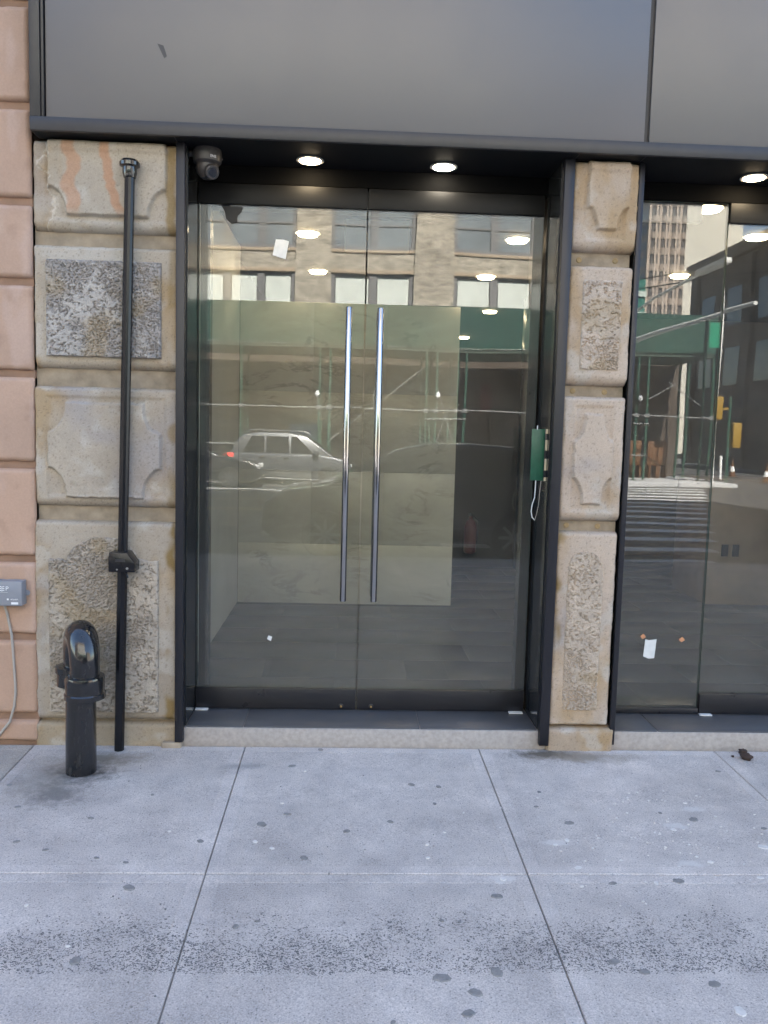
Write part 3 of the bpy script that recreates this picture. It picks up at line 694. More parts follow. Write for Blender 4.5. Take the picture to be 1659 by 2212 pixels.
MB().tube([(.945, .062, 1.632), (.945, .062, 1.652)], .003, 8).build('wire', M_white, gp, smooth=True)

# ------------------------------------------------------------------ vent pipe, pole, meter box
vp = thing('vent_pipe', 'short glossy black gooseneck vent pipe standing on the sidewalk', 'vent pipe', (-1.205, -.305, 0))
MB().tube([(0, 0, -.03), (0, 0, .15), (.002, 0, .40)], [.069, .068, .067], 28).build('standpipe', M_blackpaint, vp, smooth=True)
cxo, cyo = .024, -.012
MB().lathe([(.080, .345), (.091, .350), (.092, .372), (.086, .378), (.088, .440), (.085, .452), (.066, .456)], 32, Matrix.Translation((cxo, cyo, 0))).build('coupling', M_blackpaint, vp, smooth=True, )
bd = []; vx, vy = -.075, .135; hz = .50     # the bend turns back towards the wall
L = math.hypot(vx, vy)
bd.append((cxo, cyo, .44)); bd.append((cxo, cyo, hz))
for k in range(1, 16):
    a = math.pi*k/15; q = (1-math.cos(a))/2; bd.append((cxo+vx*q, cyo+vy*q, hz+.125*math.sin(a)))
bd.append((cxo+vx, cyo+vy, .42))
MB().tube(bd, [.066]*2+[.066+.004*math.sin(math.pi*k/15) for k in range(1, 16)]+[.064], 26).build('return_bend', M_blackpaint, vp, smooth=True)
MB().lathe([(.070, .335), (.078, .340), (.078, .40), (.084, .405), (.084, .43), (.066, .436)], 30, Matrix.Translation((cxo+vx-.018, cyo+vy, .03))).build('coupling', M_blackpaint, vp, smooth=True)

pl = thing('standpipe_pole', 'tall thin black pole with mushroom cap in front of the wide stone pier', 'pole', (-1.099, -.055, -.005))
MB().tube([(0, 0, 0), (.020, 0, .93)], .0245, 8).build('lower_tube', M_polepaint, pl)
MB().tube([(.020, 0, .93), (.060, 0, 2.76)], .0235, 12).build('upper_tube', M_polepaint, pl, smooth=False)
MB().lathe([(.028, 2.745), (.033, 2.765), (.033, 2.79), (.046, 2.797), (.047, 2.812), (.038, 2.824), (.015, 2.830)], 26, Matrix.Translation((.060, 0, 0))).build('cap', M_blackpaint, pl, smooth=True)
cb = MB().prism([(-.030, .905), (.094, .905), (.094, .952), (.086, .960), (.058, 1.000), (-.026, 1.000), (-.030, .96)], 'y', -.068, .028).build('clamp_box', M_polepaint, pl, bevel=.005)
for dx, dz, rr in ((.012, .918, .004), (.060, .924, .006)): MB().lathe([(rr, 0), (rr, .003)], 10, Matrix.Translation((dx, -.068, dz)) @ Matrix.Rotation(R(90), 4, 'X')).build('screw', M_steel, cb)
MB().box(.004, .05, -.072, -.0675, .955, .968).build('embossed_plate', M_trim, cb)
MB().tube([(.045, -.06, .91), (.055, -.062, .895), (.062, -.062, .878)], .004, 6).build('wire_end', M_polepaint, cb)

mt = thing('meter_box', 'grey plastic meter box with white lettering on the pink wall', 'meter box')
MB().box(-1.80, -1.556, -.068, -.005, .716, .836).build('case', M_grey, mt, bevel=.004)
MB().lathe([(.014, 0), (.014, .006)], 16, Matrix.Translation((-1.550, -.012, .772)) @ Matrix.Rotation(R(90), 4, 'X')).build('mounting_ear', M_grey, mt)
Mt = lambda x, z: Matrix.Translation((x, -.0686, z)) @ Matrix.Rotation(R(90), 4, 'X')
text_mesh('lettering', 'D', .030, M_letters, mt, Mt(-1.678, .800)); text_mesh('lettering', 'P', .030, M_letters, mt, Mt(-1.625, .800))
for dz in (-.009, 0, .009):
    MB().tube([(-1.662+q*.0035, -.0690, .800+dz+.0016*math.sin(q*1.3)) for q in range(8)], .0020, 6).build('wave_stroke', M_letters, mt)
B('underline', M_letters, mt, -1.70, -1.622, -.0692, -.0680, .782, .7828)
text_mesh('lettering', 'ACLARA', .0095, M_letters, mt, Mt(-1.591, .748)); B('logo_square', M_letters, mt, -1.626, -1.618, -.0692, -.068, .7445, .7525)
B('label_strip', M_letters, mt, -1.606, -1.573, -.0692, -.068, .724, .735)
cb_ = tag(MB().tube([(-1.655, -.03, .718), (-1.648, -.012, .66), (-1.630, -.010, .56), (-1.621, -.010, .42), (-1.614, -.012, .28), (-1.622, -.012, .20), (-1.645, -.012, .12), (-1.70, -.014, .05), (-1.78, -.02, .012)], .0062, 10).build('cable', M_cable, None, smooth=True), 'beige cable dropping from the grey meter box to the sidewalk', 'cable')

# ------------------------------------------------------------------ bits on the sidewalk
def blobs(name, pts, mat, label, rmin, rmax, h):
    mb = MB()
    for (x, y, *r) in pts:
        rr = r[0] if r else random.uniform(rmin, rmax); n = 11; ph = random.random()*6; el = random.uniform(.7, 1.0)
        ring = []
        for q in range(n):
            a = 2*math.pi*q/n; s = rr*(1+.18*math.sin(2*a+ph)+.10*math.sin(5*a+ph*2)); ring.append((x+s*math.cos(a), y+s*el*math.sin(a)))
        z = lambda px, py, d: SLOPE*py+d
        V = [(px, py, z(px, py, -.003)) for px, py in ring]+[(x+(px-x)*.85, y+(py-y)*.85, z(px, py, h+.0022)) for px, py in ring]
        F = [tuple(range(n-1, -1, -1)), tuple(range(n, 2*n))]+[(i, (i+1) % n, (i+1) % n+n, i+n) for i in range(n)]
        mb.add(V, F)
    o = mb.build(name, mat); return tag(o, label, kind='stuff')
gum = [(-1.471,-.461),(-1.354,-.67),(-1.022,-.764),(-1.247,-.958),(-.906,-1.075),(-.79,-1.107),(-.543,-.948),(-.32,-.809,.024),(-.221,-.72),(-.234,-.232),(.028,-.863),(-.133,-1.07),(-.822,-.547,.009),(-.735,-1.273,.022),(-.333,-1.499,.012),(-.794,-1.67,.02),(-.105,-.033),(-1.116,-1.018),(-.267,-1.47,.008),
       (.324,-.425),(.447,-.447),(.411,-.615),(.21,-.781),(.9,-.492),(.853,-.638),(.96,-.783,.02),(1.506,-.746,.023),(1.834,-.252),(1.383,-.689,.01),(1.0,-1.239),(1.25,-1.223,.022),(.559,-1.322,.02),(.863,-1.68,.02),(.942,-1.729,.017),(.487,-1.728,.022),(.316,-1.753,.026),(.408,-1.818,.021),(.375,-1.904,.018),(1.136,-1.785,.018),(.406,-1.473,.008),(.348,-1.466,.008),(.16,-1.937,.008),(1.774,-.822)]
for q in range(60): gum.append((random.uniform(-4, 5), random.uniform(-6, -2.1)))
for q in range(70): gum.append((random.uniform(-1.5, 2.2), random.uniform(-1.9, -.1), random.uniform(.0015, .0035)))
blobs('gum_spots', gum, M_gum, 'dark trodden gum spots scattered over the pale sidewalk', .010, .018, .0003)
dr = [(.346,-.967,.010),(.602,-1.212,.014),(.902,-1.134,.016),(1.16,-1.901,.020),(.339,-1.067,.009),(1.384,-.836,.012),(1.532,-.593,.01),(1.697,-.974,.022),(1.429,-1.09,.012),(1.57,-1.2,.014),(1.162,-1.236,.010),(.857,-.963,.010),(.88,-1.26,.008),(.913,-.926,.012),(-.33,-.95,.012),(-.26,-1.0,.011),(-.68,-.87,.008),(-1.05,-1.38,.008),(-.84,-1.6,.008),(-.17,-.29,.009),(-.25,-.62,.008)]
for q in range(130): dr.append((random.gauss(1.3, .35), random.gauss(-.9, .25), random.uniform(.002, .006)))
blobs('paint_drips', dr, M_drip, 'white paint drips on the sidewalk slabs towards the right', .006, .012, .0002)
def clod(x, y, s, seed, label):
    bm = bmesh.new(); bmesh.ops.create_icosphere(bm, subdivisions=3, radius=s); r = np.random.default_rng(seed); ph = r.random(6)*6
    for v in bm.verts:
        c = v.co; k = 1+.25*math.sin(c.x/s*3+ph[0])*math.sin(c.y/s*2.5+ph[1])+.15*math.sin(c.z/s*6+ph[2])+.1*math.sin(c.x/s*9+ph[3]); v.co = Vector((c.x*k*1.1, c.y*k, c.z*k*.75))
    me = bpy.data.meshes.new('dirt_clod'); bm.to_mesh(me); bm.free(); me.materials.append(M_dirt); me.polygons.foreach_set('use_smooth', [True]*len(me.polygons))
    o = bpy.data.objects.new('dirt_clod', me); COL.objects.link(o); o.location = (x, y, s*.62+SLOPE*y); return tag(o, label, 'clod', 'brown clods on the sidewalk')
clod(2.045, -.105, .024, 1, 'larger round brown clod on the sidewalk near the right edge')
clod(2.062, -.035, .020, 2, 'brown clod on the sidewalk nearer to the step at right')
clod(1.99, -.075, .007, 3, 'tiny brown crumb beside the two clods on the sidewalk')
st_ = tag(MB().box(-.9, -.80, -.030, .012, -.02, .028).build('mortar_lump', M_mortar, None, bevel=.01), 'crumbled mortar lump at the foot of the left door jamb', 'mortar lump')
#REFLECTED#
# ------------------------------------------------------------------ the other side of the avenue (seen in the glass)
def brick_mat(name, c1, c2, mort, sx=.21, sz=.075):
    m, t, b = newmat(name); g = N(t, 'ShaderNodeNewGeometry').outputs['Position']
    s = N(t, 'ShaderNodeSeparateXYZ'); t.links.new(g, s.inputs[0]); cx = N(t, 'ShaderNodeCombineXYZ')
    t.links.new(mth(t, 'ADD', s.outputs[0], s.outputs[1]), cx.inputs[0]); t.links.new(s.outputs[2], cx.inputs[1])
    br = N(t, 'ShaderNodeTexBrick'); t.links.new(cx.outputs[0], br.inputs['Vector'])
    br.inputs['Scale'].default_value = 1; br.inputs['Brick Width'].default_value = sx; br.inputs['Row Height'].default_value = sz; br.inputs['Mortar Size'].default_value = .006
    br.inputs['Color1'].default_value = (*c1, 1); br.inputs['Color2'].default_value = (*c2, 1); br.inputs['Mortar'].default_value = (*mort, 1)
    c = mixc(t, 1.0, br.outputs['Color'], ramp(t, noise(t, g, 1.2, 5), .3, .7, (.85,)*3, (1.12,)*3), 'MULTIPLY')
    mq = N(t, 'ShaderNodeMapping'); mq.inputs['Scale'].default_value = (2.2, 2.2, 7); t.links.new(g, mq.inputs[0]); c = mixc(t, 1.0, c, ramp(t, noise(t, mq.outputs[0], 1.0, 3, .7), .35, .68, (.64,)*3, (1.38,)*3), 'MULTIPLY')
    t.links.new(c, b.inputs['Base Color']); b.inputs['Roughness'].default_value = .9; bump(t, b, br.outputs['Fac'], .4, .01); return m
M_brick = brick_mat('tan_brick', (.46, .405, .325), (.36, .315, .245), (.50, .46, .39))
M_ledge = pmat('sandstone_ledge', (.42, .33, .24), .85, var=(2, .12))
M_wframe = pmat('grey_window_frame', (.20, .195, .195), .5)
M_blind = pmat('pale_blind', (.70, .73, .68), .7, var=(1.5, .06))
M_wpane = pmat('sky_tinted_pane', (.24, .27, .29), .05, spec=.8, var=(.6, .2))  # blue-grey base colour stands in for sky mirrored in the panes
M_shedgreen = pmat('shed_green', (.014, .062, .046), .6, var=(.9, .15))
M_pipegreen = pmat('pipe_green', (.03, .085, .06), .4)
M_galv = pmat('galvanised', (.20, .205, .205), .6, .2)
M_shop = pmat('dark_shopfront', (.075, .055, .042), .6, var=(.8, .35))
M_shop2 = pmat('brown_lintel', (.075, .055, .042), .6, var=(.8, .2))
BY = -33.0
opp = thing('brick_building', 'tan brick building with grey windows across the avenue, reflected in the doors', 'building')
bays = [(-19.4, -15.8, 2), (-14.2, -8.6, 3), (-7.0, -2.46, 3), (-.90, 2.72, 2), (4.47, 8.1, 2), (9.7, 12.0, 1)]
ZF = [5.2, 8.58, 9.6, 12.7, 13.75, 16.8, 17.9, 21.0, 22.1, 24.6]
edges = [-21.0]+[v for b in bays for v in b[:2]]+[12.6]
for i in range(0, len(edges), 2):
    B('brick_pier', M_brick, opp, edges[i], edges[i+1], BY-1.0, BY, 5.2, 26.0)
B('rear_mass', M_shop, opp, -21, 12.58, BY-16, BY-1.01, 0, 25.9)
side = B('side_wall', M_brick, opp, 12.0, 12.6, BY-16, BY-1.0, 0, 26.0)
for bi, (xa, xb, n) in enumerate(bays):
    for k in range(4):
        z0, z1 = ZF[2*k]-(0 if k else .0), ZF[2*k+1]          # window zone
        zs0, zs1 = ZF[2*k+1], (ZF[2*k+2] if 2*k+2 < len(ZF) else 26)
        sp_ = B('spandrel', M_brick, opp, xa, xb, BY-.9, BY-.12, zs0, zs1)
        B('ledge', M_ledge, sp_, xa, xb, BY-.119, BY-.075, zs1-.14, zs1, .01); B('ledge', M_ledge, sp_, xa, xb, BY-.119, BY-.09, zs0, zs0+.16, .01)
        wd = (xb-xa)/n
        for q in range(n):
            fx0, fx1 = xa+q*wd, xa+(q+1)*wd
            wf = MB().box(fx0, fx0+.17, BY-.34, BY-.18, z0, z1).box(fx1-.17, fx1, BY-.34, BY-.18, z0, z1).box(fx0+.17, fx1-.17, BY-.34, BY-.18, z1-.1, z1).box(fx0+.17, fx1-.17, BY-.34, BY-.18, z0, z0+.16)
            wf.box(fx0+.17, fx1-.17, BY-.32, BY-.22, z0+(z1-z0)*.34, z0+(z1-z0)*.34+.08)
            wo = wf.build('window', M_wframe, opp)
            if k == 0: MB().box(fx0+.2, fx1-.2, BY-.28, BY-.26, z0+.1, z1-.12).build('blind', M_blind, wo)
            else: MB().box(fx0+.17, fx1-.17, BY-.28, BY-.26, z0+.1, z1-.15).build('pane', M_wpane if (bi+k) % 2 else M_wpane2, wo) if False else MB().box(fx0+.17, fx1-.17, BY-.28, BY-.26, z0+.1, z1-.15).build('pane', M_wpane, wo)
B('cornice', M_ledge, opp, -21.2, 12.9, BY-1, BY+.7, 26.0, 26.9, .1)
# dim ground floor behind the shed
B('shopfront', M_shop, opp, -21, 12.6, BY-.95, BY-.5, -.08, 4.2)
B('shop_lintel', M_shop2, opp, -21, 12.6, BY-.9, BY-.3, 4.201, 5.199)
for k in range(13):
    xx = -20.6+k*2.7; B('shop_mullion', M_shop2, opp, xx, xx+.45, BY-.499, BY-.3, -.08, 4.2)
for zz in (1.1, 3.0): B('shop_transom', M_shop2, opp, -21, 12.6, BY-.499, BY-.42, zz, zz+.16)
B('corner_podium', M_shop, opp, 12.61, 15.1, BY-14, BY-.1, -.08, 5.9)
B('red_sign', M_red, opp, 5.9, 6.4, BY-.29, BY-.2, 2.6, 3.9); B('white_sign', M_letters, opp, 1.0, 1.35, BY-.29, BY-.2, 2.85, 3.45)
B('blue_poster', pmat('blue_poster', (.06, .14, .25), .6), opp, -2.6, -1.2, BY-.29, BY-.22, 1.0, 1.9)

shed = thing('sidewalk_shed', 'green sidewalk shed on pipe scaffolding across the avenue, reflected in the glass', 'sidewalk shed')
SY = -29.0
for k in range(15):
    xa = -21.0+k*2.44; xb = min(xa+2.43, 14.85)
    if xa < 14.8: B('hoarding_panel', M_shedgreen, shed, xa, xb, SY-.04, SY, 5.05, 6.65)
for k in range(4): B('hoarding_panel', M_shedgreen, shed, 14.82, 14.86, SY-.05-(k+1)*2.0, SY-.05-k*2.0-.01, 5.05, 6.65)
B('deck', pmat('shed_deck', (.05, .075, .06), .8), shed, -21, 14.8, BY+.05, SY-.05, 4.9, 5.04)
for xx in (-18.4, -14.0, -11.7, -7.9, -4.3, -1.18, -.78, 3.04, 3.45, 4.29, 4.63, 8.2, 8.6, 11.72, 12.13, 14.43, 14.81):
    for yy in (SY-.1, BY+1.4):
        p_ = MB().tube([(xx, yy, -.08), (xx, yy, 4.9)], .055, 10).build('scaffold_post', M_pipegreen, shed, smooth=True)
        if yy == SY-.1:
            MB().box(xx-.11, xx+.11, yy-.11, yy+.11, -.08, -.06).build('base_plate', M_pipegreen, p_)
            MB().box(xx-.09, xx+.09, yy-.09, yy+.09, 2.46, 2.62).build('coupler', M_galv, p_)
for zz, xa, xb in ((2.54, -21, 14.9), (2.20, 3.0, 4.7), (.95, 11.6, 12.2), (2.2, 11.6, 12.2), (1.0, -21, -4.3)): MB().tube([(xa, SY-.02, zz), (xb, SY-.02, zz)], .025, 8).build('ledger_pipe', M_galv, shed)
for a, b_ in (((3.45, 1.0), (4.3, 3.6)), ((4.3, 1.0), (3.45, 3.6)), ((12.2, 3.2), (13.4, 3.9)), ((13.0, 3.9), (14.4, 3.0)), ((-.8, 1.2), (3.0, 4.3))): MB().tube([(a[0], SY-.12, a[1]), (b_[0], SY-.12, b_[1])], .02, 8).build('brace_pipe', M_galv, shed)
for xx, zz in ((-1.25, 3.05), (3.5, 3.15), (11.8, 3.2)):
    lp_ = thing('shed_lamp', 'small white caged lamp on the scaffold post at %s' % {(-1.25): 'the middle', 3.5: 'the double cross braces', 11.8: 'the far corner'}[xx], 'lamp', (xx, SY+.05, zz), 'shed lamps')
    MB().lathe([(.02, -.12), (.09, -.05), (.10, .02), (.06, .1), (.03, .14)], 14).build('globe', M_letters, lp_, smooth=True)
    MB().tube([(0, 0, -.1), (0, -.08, -.3), (0, -.12, -.52)], .018, 6).build('stem', M_galv, lp_)

# ---------------- cars
M_tyre = pmat('tyre', (.02, .02, .02), .8); M_rim = pmat('alloy_rim', (.45, .45, .46), .3, .9)
M_carglass = pmat('car_glass', (.02, .022, .025), .04, spec=.8); M_tail = emat('tail_lamp', (1, .06, .05), .5); M_head = pmat('headlamp', (.6, .6, .6), .1, spec=.9)
def car(name, label, loc, rz, paint, Lg, Wd, body, house, wheels, wr, tail_lit=False, rails=False):
    """side profiles in metres, x forwards from the rear bumper, z up from the road"""
    t = thing(name, label, 'car', loc); t.rotation_euler = (0, 0, rz); hw = Wd/2
    def shell(poly, yw_bot, yw_top, zmid):
        mb = MB(); n = len(poly)
        fn = lambda z: yw_bot+(yw_top-yw_bot)*max(0, min(1, (z-zmid[0])/(zmid[1]-zmid[0])))
        V = [(x, -fn(z), z) for x, z in poly]+[(x, fn(z), z) for x, z in poly]
        F = [tuple(range(n)), tuple(range(2*n-1, n-1, -1))]+[(i, i+n, (i+1) % n+n, (i+1) % n) for i in range(n)]
        return mb.add(V, F)
    zb = max(z for x, z in body); zt = max(z for x, z in house)
    bo = shell(body, hw, hw*.93, (.6, zb)).build('body', paint, t, bevel=.05, seg=3, angle=50)
    hs = shell(house, hw*.93, hw*.74, (zb-.08, zt)).build('roof', paint, t, bevel=.05, seg=3, angle=50)
    # side windows: slightly proud dark panes split by pillars
    xs0, xs1 = house[0][0]+.42, house[-1][0]-.62
    zl, zh = zb+.03, zt-.14
    lerp = lambda a, b, f: a+(b-a)*f
    for s in (-1, 1):
        yw = lambda z: s*(lerp(hw*.93, hw*.74, (z-zb+.08)/(zt-zb+.08))+.012)
        ns = 3
        for q in range(ns):
            a0, a1 = lerp(xs0, xs1, q/ns)+.04, lerp(xs0, xs1, (q+1)/ns)-.04
            b0, b1 = a0+(.30 if q == 0 else 0), a1-(.55 if q == ns-1 else 0)
            V = [(a0, yw(zl), zl), (a1, yw(zl), zl), (b1, yw(zh), zh), (b0, yw(zh), zh)]
            V += [(x, y_-s*.03, z) for x, y_, z in V]
            MB().add(V, [(0, 1, 2, 3), (7, 6, 5, 4), (0, 4, 5, 1), (1, 5, 6, 2), (2, 6, 7, 3), (3, 7, 4, 0)]).build('side_window', M_carglass, hs)
        for q in (1, 2):
            xx = lerp(xs0, xs1, q/ns); B('door_handle', M_chrome, bo, xx-.20, xx-.02, min(s*hw*.965, s*hw*.995), max(s*hw*.965, s*hw*.995), zb-.16, zb-.125)
        B('side_moulding', M_chrome, bo, 1.2, Lg-1.25, min(s*hw*.99, s*(hw+.008)), max(s*hw*.99, s*(hw+.008)), .46, .485)
        B('mirror', paint, bo, xs1-.05, xs1+.13, min(s*hw*.95, s*(hw+.17)), max(s*hw*.95, s*(hw+.17)), zb+.02, zb+.17, .03)
        B('headlight', M_head, bo, Lg-.38, Lg-.05, min(s*hw*.55, s*hw*.93), max(s*hw*.55, s*hw*.93), .62, .74, .02)
        B('fog_light', M_head, bo, Lg-.16, Lg-.01, min(s*hw*.62, s*hw*.88), max(s*hw*.62, s*hw*.88), .30, .36, .01)
        B('tail_light', M_tail if tail_lit else M_red, bo, -.01, .22, min(s*hw*.72, s*hw*.96), max(s*hw*.72, s*hw*.96), zb-.22, zb-.02, .02)
        if rails: MB().tube([(house[1][0]+.2, s*hw*.66, zt-.03), (house[1][0]+.35, s*hw*.66, zt+.05), (house[-3][0]+.45, s*hw*.66, zt+.05), (house[-3][0]+.6, s*hw*.66, zt-.03)], .022, 8).build('roof_rail', M_chrome, hs)
    # windscreen and rear screen
    for (a, b_), sgn in (((house[-1], house[-2]), 1), ((house[0], house[1]), -1)):
        f0, f1 = .14, .88; x0_, z0_ = lerp(a[0], b_[0], f0), lerp(a[1], b_[1], f0); x1_, z1_ = lerp(a[0], b_[0], f1), lerp(a[1], b_[1], f1)
        V = [(x0_+sgn*.014, -hw*.78, z0_+.014), (x0_+sgn*.014, hw*.78, z0_+.014), (x1_+sgn*.014, hw*.64, z1_+.014), (x1_+sgn*.014, -hw*.64, z1_+.014)]
        V += [(x-sgn*.03, y_, z-.03) for x, y_, z in V]
        MB().add(V, [(0, 1, 2, 3), (7, 6, 5, 4), (0, 4, 5, 1), (1, 5, 6, 2), (2, 6, 7, 3), (3, 7, 4, 0)]).build('windscreen', M_carglass, hs)
    for wx in wheels:
        for s in (-1, 1):
            Mw = Matrix.Translation((wx, s*(hw-.10), wr)) @ Matrix.Rotation(R(90)*(-s), 4, 'X')
            wl = MB().lathe([(wr*.5, -.10), (wr*.95, -.10), (wr, -.07), (wr, .08), (wr*.93, .115), (wr*.66, .118), (wr*.64, .10)], 28, Mw).build('wheel', M_tyre, t, smooth=True)
            rm = MB()
            rm.lathe([(wr*.12, .10), (wr*.12, .125)], 10, Mw)
            for q in range(8):
                rm.box(wr*.1, wr*.63, -.022, .022, .103, .121, 0, Mw @ Matrix.Rotation(2*math.pi*q/8, 4, 'Z'))
            rm.build('rim', M_rim, wl)
    return t
van_body = [(0, .35), (.02, .80), (.06, .98), (.14, 1.02), (3.2, 1.03), (3.75, .95), (4.05, .82), (4.18, .62), (4.2, .35), (4.05, .22), (.15, .24)]
van_house = [(.06, .98), (.30, 1.45), (.52, 1.66), (1.1, 1.74), (2.1, 1.74), (2.65, 1.64), (3.55, .98)]
sed_body = [(0, .38), (.04, .90), (.25, .98), (3.3, .98), (4.35, .84), (4.65, .62), (4.68, .35), (4.5, .22), (.15, .22)]
sed_house = [(.45, .94), (1.15, 1.32), (1.6, 1.43), (2.2, 1.45), (2.6, 1.38), (3.5, .94)]
suv_body = [(0, .42), (.03, 1.00), (.15, 1.08), (3.2, 1.10), (4.15, .98), (4.48, .78), (4.52, .42), (4.35, .26), (.15, .28)]
suv_house = [(.12, 1.05), (.40, 1.50), (.75, 1.64), (1.5, 1.69), (2.2, 1.66), (2.6, 1.57), (3.6, 1.05)]
M_silver = pmat('silver_paint', (.14, .145, .155), .3, .5, coat=.8)
M_dkpaint = pmat('dark_paint', (.016, .016, .02), .15, .1, coat=1.0)
car('minivan', 'silver minivan in the far lane of the avenue, reflected in the left door', (-4.0, -24.1, ROAD_Z), 0, M_silver, 4.2, 1.98, van_body, van_house, (.85, 3.35), .33, tail_lit=True, rails=True)
car('dark_sedan', 'dark sedan beside the silver minivan, reflected at the left door edge', (-7.3, -21.6, ROAD_Z), 0, M_dkpaint, 4.68, 1.85, sed_body, sed_house, (.9, 3.72), .33)
car('parked_suv', 'black car parked at the near kerb, reflected in the glass doors', (3.30, -8.05, ROAD_Z), math.pi, M_dkpaint, 4.52, 1.86, suv_body, suv_house, (.9, 3.6), .35)

# ---------------- corner, side street and far towers
rb = thing('dark_building', 'long dark building along the right side of the cross street, reflected in the right window', 'building')
M_dkb = pmat('dark_stone', (.17, .145, .12), .85, var=(.5, .2))
B('block', M_dkb, rb, 24.6, 60, -56, -33.0, -.1, 13.2); B('cornice', pmat('dark_cornice', (.16, .145, .125), .8), rb, 24.2, 60, -56.2, -32.6, 13.201, 14.0, .1)
for k in range(6): B('pilaster', M_ledge if k == 0 else M_dkb, rb, 24.35, 24.599, -34.2-k*4.2, -33.4-k*4.2, -.1, 13.1)
for k in range(5):
    B('window', M_carglass, rb, 24.57, 24.597, -37.0-k*4.2, -35.0-k*4.2, 5.2, 7.6); B('window', M_carglass, rb, 24.57, 24.597, -37.0-k*4.2, -35.0-k*4.2, 9.0, 11.4)
wb = thing('white_building', 'blank cream end wall beyond the dark cornice, reflected in the right window', 'building')
MB().prism([(37.2, -89.4), (44, -89.4), (53, -110), (46.2, -110)], 'z', 0, 31).build('block', pmat('cream_wall', (.62, .58, .50), .8, var=(.15, .06)), wb)
tw = thing('apartment_tower', 'tall brown tower with scalloped bays far down the cross street, reflected in the right window', 'tower')
M_tw = pmat('tower_brown', (.42, .345, .29), .85, var=(.2, .1)); M_tg = pmat('tower_glass', (.16, .145, .14), .3)
TX0, TX1, TY = 54.0, 63.5, -149.4
def scallop(out, n=5, per=9):
    pts = []
    wv = (TX1-TX0)/n
    for q in range(n):
        for s in range(per): 
            f = s/per; pts.append((TX0+(q+f)*wv, TY+out*math.sin(math.pi*f)**.7))
    pts.append((TX1, TY)); pts += [(TX1, TY-16), (TX0, TY-16)]; return pts
for k in range(28):
    z0 = 3+k*2.9
    if z0 > 50: break
    MB().prism(scallop(1.0), 'z', z0, z0+1.25).build('floor_band', M_tw, tw)
    MB().prism(scallop(.75), 'z', z0+1.25, z0+2.9).build('window_band', M_tg, tw)
for q in range(6):
    xx = TX0+q*(TX1-TX0)/5; B('fin', M_tw, tw, xx-.3, xx+.3, TY-.3, TY+.35, 3, 54)
for q in range(5):
    xx = TX0+(q+.5)*(TX1-TX0)/5; B('mullion', M_tw, tw, xx-.18, xx+.18, TY+.5, TY+1.02, 3, 54)
gb = thing('glass_office', 'green glass office block between the tower and the sky, reflected in the right window', 'building')
M_gg = pmat('green_office_glass', (.06, .19, .16), .1, spec=.8); M_gl = pmat('pale_band', (.45, .52, .48), .6)
B('block', M_gg, gb, 33, 43.4, -135, -119.4, 0, 25.0); B('upper_block', M_gl, gb, 40.0, 43.0, -133, -122, 25.001, 30)
for k in range(8): B('floor_band', M_gl, gb, 32.9, 43.5, -119.39, -119.2, 1.5+k*3.0, 2.3+k*3.0)
# neighbours that close the street
def plain(name, label, x0, x1, y0, y1, h, mat):
    t = thing(name, label, 'building'); B('block', mat, t, x0, x1, y0, y1, -.1, h)
    n = int((x1-x0)/3)
    for q in range(n):
        for zz in range(int(h/3.6)-1): B('window', M_carglass, t, x0+.8+q*3, x0+2.2+q*3, y1-.02, y1+.02, 5+zz*3.6, 7+zz*3.6)
    return t
plain('corner_building', 'plain brown building left of the brick one across the avenue', -48, -21.4, -50, -33.2, 25, M_shop2)

# ---------------- street furniture on the far corner
M_pole = pmat('pale_pole', (.75, .75, .72), .45); M_sig = pmat('signal_yellow', (.32, .19, .02), .5)
ma = thing('traffic_mast', 'pale mast arm with street lamp reaching over the avenue, reflected in the right window', 'traffic mast', (10.9, -28.5, -.08))
MB().tube([(0, 0, 0), (0, 0, 6.6)], [.13, .09], 14).build('pole', M_pole, ma, smooth=True)
MB().tube([(.0, .05, 5.40), (.0, 4, 5.45), (.0, 10.8, 5.4)], [.11, .09, .06], 12).build('signal_arm', M_pole, ma, smooth=True)
MB().tube([(.0, .05, 6.4), (.0, 3.0, 6.75), (.0, 7.0, 6.85)], [.06, .05, .045], 10).build('lamp_arm', M_pole, ma, smooth=True)
MB().box(-.14, .14, 6.8, 9.0, 6.80, 6.98).build('lamp_head', M_pole, ma, bevel=.05)
sp = thing('street_sign_post', 'thin pale post with a green street sign at the far corner', 'sign post', (14.6, -28.0, -.08))
MB().tube([(0, 0, 0), (0, 0, 7.6)], .07, 10).build('post', M_pole, sp, smooth=True)
B('sign_blade', pmat('sign_green', (.01, .25, .14), .5), sp, -.5, -.09, -.02, .02, 5.3, 6.3)
ts = thing('traffic_signal', 'yellow traffic signal on the far corner, reflected beside the scaffold', 'traffic signal', (15.0, -27.6, -.08))
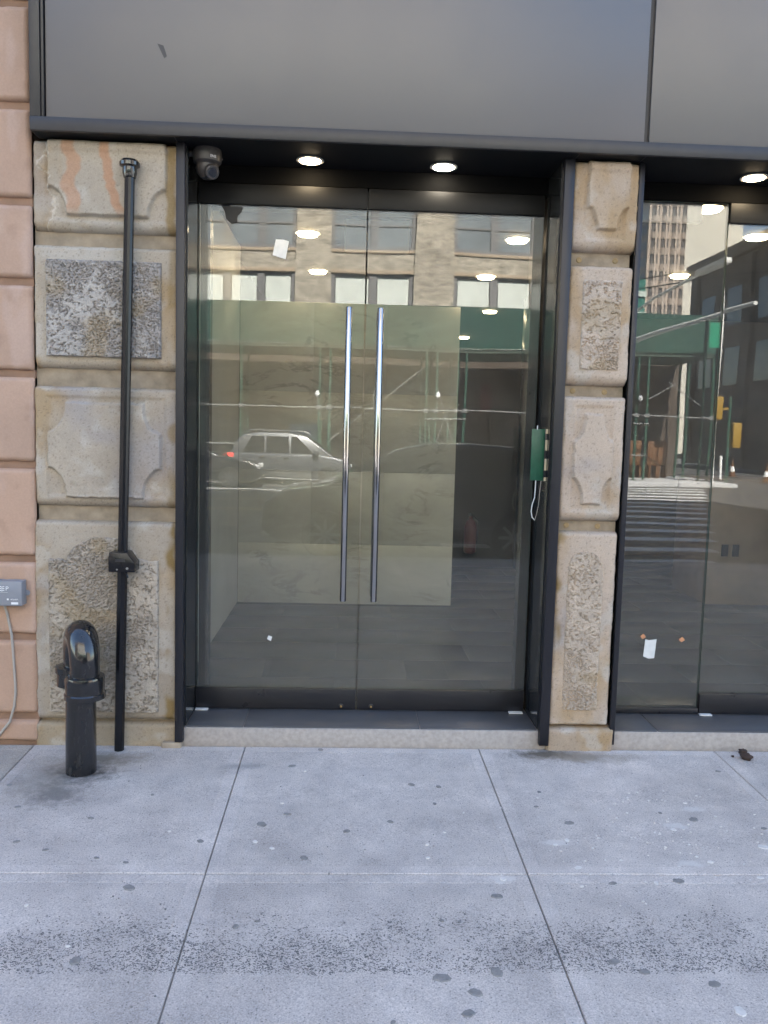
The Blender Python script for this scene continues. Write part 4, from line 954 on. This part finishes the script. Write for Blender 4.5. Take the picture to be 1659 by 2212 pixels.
MB().tube([(0, 0, 0), (0, 0, 3.4)], .06, 10).build('post', M_pipegreen, ts, smooth=True)
B('signal_head', M_sig, ts, -.7, -.35, -.15, .2, 2.5, 3.4, .03); B('signal_head', M_sig, ts, .12, .45, -.15, .2, 1.4, 2.4, .03)
B('bracket', M_sig, ts, -.36, .0, -.03, .03, 2.9, 2.98)
M_obar = pmat('barrier_orange', (.12, .05, .015), .6)  # orange darkened in the colour to stand in for shade under the shed
for q, (xx, lb) in enumerate(((12.6, 'left'), (13.35, 'middle'), (13.75, 'right'))):
    t = thing('construction_barrier', 'orange construction barrier under the shed, %s one of three' % lb, 'barrier', (xx, -31.5, -.08), 'orange barriers')
    B('board', M_obar, t, -.24, .24, -.03, .03, .55, 1.6, .02); B('foot', M_obar, t, -.2, -.12, -.25, .25, 0, .55); B('foot', M_obar, t, .12, .2, -.25, .25, 0, .55)
def cone(x, y, label):
    t = thing('traffic_cone', label, 'traffic cone', (x, y, ROAD_Z), 'traffic cones')
    MB().lathe([(.17, .03), (.13, .3)], 14).build('lower_cone', M_obar, t, smooth=True); MB().lathe([(.13, .301), (.085, .55)], 14).build('white_band', M_letters, t, smooth=True)
    MB().lathe([(.085, .551), (.03, .9)], 14).build('tip', M_obar, t, smooth=True); B('foot', M_black, t, -.22, .22, -.22, .22, .0, .03)
cone(18.4, -31.0, 'orange and white traffic cone nearer in the cross street'); cone(19.2, -36.0, 'orange and white traffic cone farther in the cross street')
dl = thing('delineator_post', 'white delineator post in the cross street, reflected in the far right door', 'delineator', (17.0, -32.5, ROAD_Z))
MB().lathe([(.06, .04), (.055, 1.1), (.03, 1.14)], 14).build('post', M_letters, dl, smooth=True); MB().lathe([(.15, 0), (.13, .04)], 14).build('foot', M_black, dl)
wr_ = thing('overhead_cable', 'thin dark cables strung across the avenue, reflected in the right window', 'cable')
for dz in (0, .35): MB().tube([(9.0, -33, 7.6+dz), (14, -22, 7.2+dz), (16, -8, 7.4+dz)], .022, 6).build('cable', M_black, wr_)
